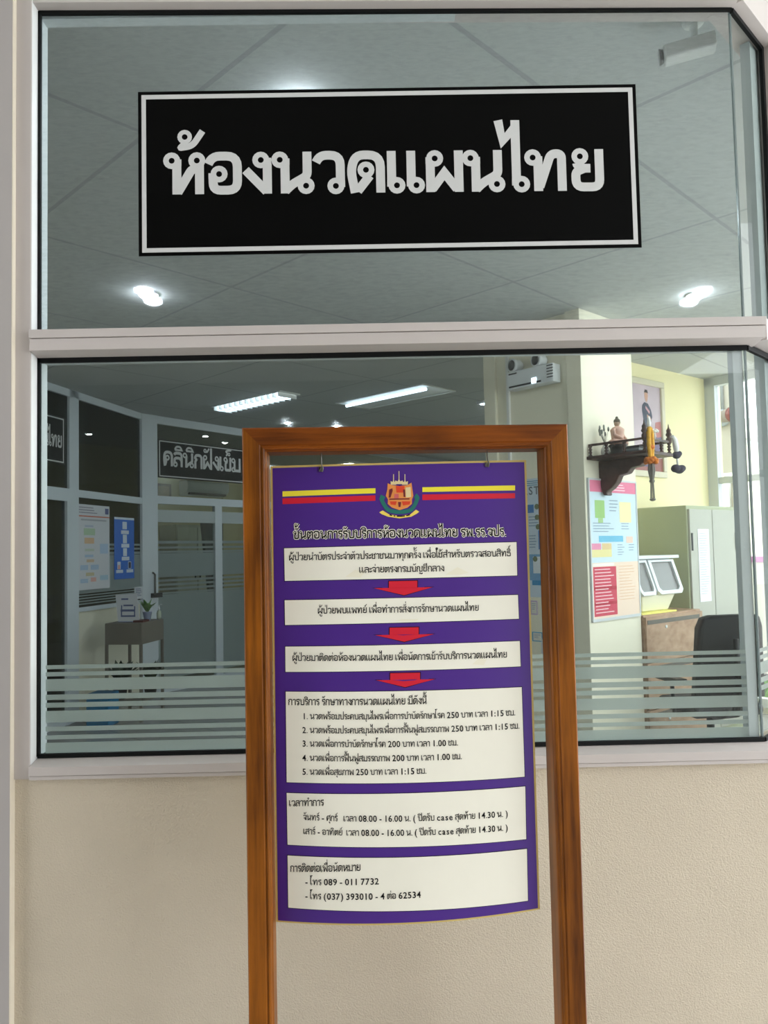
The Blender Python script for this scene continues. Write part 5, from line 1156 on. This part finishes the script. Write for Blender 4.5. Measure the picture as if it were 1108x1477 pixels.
# dark plants and blue box on the lower shelf
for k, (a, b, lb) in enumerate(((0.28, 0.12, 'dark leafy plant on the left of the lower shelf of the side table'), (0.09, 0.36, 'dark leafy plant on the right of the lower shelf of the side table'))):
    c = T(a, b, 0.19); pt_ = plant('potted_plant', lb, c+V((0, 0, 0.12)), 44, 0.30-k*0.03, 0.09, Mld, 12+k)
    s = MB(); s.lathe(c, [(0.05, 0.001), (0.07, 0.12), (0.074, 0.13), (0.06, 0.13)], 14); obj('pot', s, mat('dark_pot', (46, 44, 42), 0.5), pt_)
q = atz(140, 1030, 0.12); s = MB(); fx = ux; c = V((q.x, q.y, 0)); s.hexa([c+fx*a+uy*b+V((0, 0, h)) for h in (0.001, 0.30) for a, b in ((-0.11, 0), (0.11, 0), (0.11, 0.2), (-0.11, 0.2))]); single('blue_box', s, mat('box_blue', (40, 116, 160), 0.5), 'blue box on the floor left of the side table behind the frosted stripes', 'box', bevel=0.01)

# ------------------------------------------------------------------ inside the clinic
FCl = Fr(F2.pt(-1.4, -2.5, 0), F2.pt(0, -2.5, 0))
a0 = FCl.px(258, 705)[0]; a1 = FCl.px(318, 705)[0]; h1 = FCl.px(290, 696)[1]; h0 = FCl.px(290, 717)[1]
t = thing('air_conditioner', 'white wall air conditioner inside the clinic under the black clinic sign', 'air conditioner', FCl.pt((a0+a1)/2, 0, h0))
s = MB(); s.prism([FCl.pt(a0, 0, h0), FCl.pt(a0, 0.15, h0+0.02), FCl.pt(a0, 0.22, h0+0.10), FCl.pt(a0, 0.22, h1-0.03), FCl.pt(a0, 0.18, h1), FCl.pt(a0, 0, h1)], FCl.t*(a1-a0)); obj('casing', s, M_elec, t, 0.015)
s = MB(); FCl.box(s, a0+0.05, a1-0.05, 0.16, 0.2, h0+0.015, h0+0.05); obj('air_slot', s, M_dark, t)
a0, h1 = FCl.px(224, 697); a1, h0 = FCl.px(246, 721); t = thing('wall_picture', 'brown picture inside the clinic left of the air conditioner', 'picture', FCl.pt((a0+a1)/2, 0, h0))
s = MB(); FCl.box(s, a0, a1, 0, 0.02, h0, h1); obj('frame', s, mat('brown_frame', (96, 70, 50), 0.5), t)
s = MB(); FCl.box(s, a0+0.04, a1-0.04, 0.0202, 0.022, h0+0.04, h1-0.04); obj('picture', s, mat('brown_picture', (170, 140, 104), 0.6, var=0.2, vscale=6), t)
a0, h1 = FCl.px(320, 698); a1, h0 = FCl.px(342, 722); s = MB(); FCl.box(s, a0, a1, 0, 0.02, h0, h1); single('wall_board', s, mat('pale_board', (216, 206, 160), 0.6), 'pale board on the clinic back wall right of the air conditioner', 'board')
# dark slanting backed seat and a cupboard inside
p = F2.pt(F2.px(300, 780, -0.8)[0], -0.8, 0); zt2 = F2.px(300, 749, -0.8)[1]
t = thing('partition_screen', 'dark slanted folding screen inside the clinic glass', 'screen', p)
s = MB(); w0 = F2.px(288, 750, -0.8)[0]; w1 = F2.px(318, 750, -0.8)[0]
s.prism([F2.pt(w0, -0.8, zt2), F2.pt(w1, -0.8, zt2), F2.pt(w1, -0.8, 0.02), F2.pt(w1-0.12, -0.8, 0.02)], F2.n*0.05); obj('panel', s, mat('charcoal_board', (60, 66, 64), 0.6), t)
a0, h1 = FCl.px(230, 758); a1, h0 = FCl.px(288, 800); t = thing('clinic_cupboard', 'pale cupboard inside the clinic seen above the frosted band', 'cupboard', FCl.pt((a0+a1)/2, 0.2, 0))
s = MB(); FCl.box(s, a0, a1, 0.0, 0.4, 0, h1); obj('body', s, mat('pale_cupboard', (206, 206, 186), 0.5), t)
for k in range(2):
    s = MB(); w_ = (a1-a0)/2; FCl.box(s, a0+w_*k+0.01, a0+w_*(k+1)-0.01, 0.401, 0.418, 0.05, h1-0.04); d = obj('door', s, mat('pale_cupboard_door', (220, 220, 200), 0.5), t)
    s = MB(); FCl.box(s, a0+w_-0.06+k*0.09, a0+w_-0.04+k*0.09, 0.419, 0.435, 1.2, 1.4); obj('handle', s, M_dark, d)
# unseen lamp added to brighten the clinic room
c = F2.pt(6.2, -1.3, CZ); s = MB(); t = thing('fluorescent_light', 'added unseen ceiling light that brightens the acupuncture clinic', 'ceiling light', c, 'fluorescent ceiling lights')
F2.box(s, 5.2, 7.2, -1.45, -1.15, CZ-0.04, CZ-0.002); obj('frame', s, M_tro, t)
s = MB(); F2.box(s, 5.25, 7.15, -1.4, -1.2, CZ-0.05, CZ-0.041); obj('diffuser', s, mat('clinic_fill', (255, 246, 226), 0.5, emit=CLINIC), t)
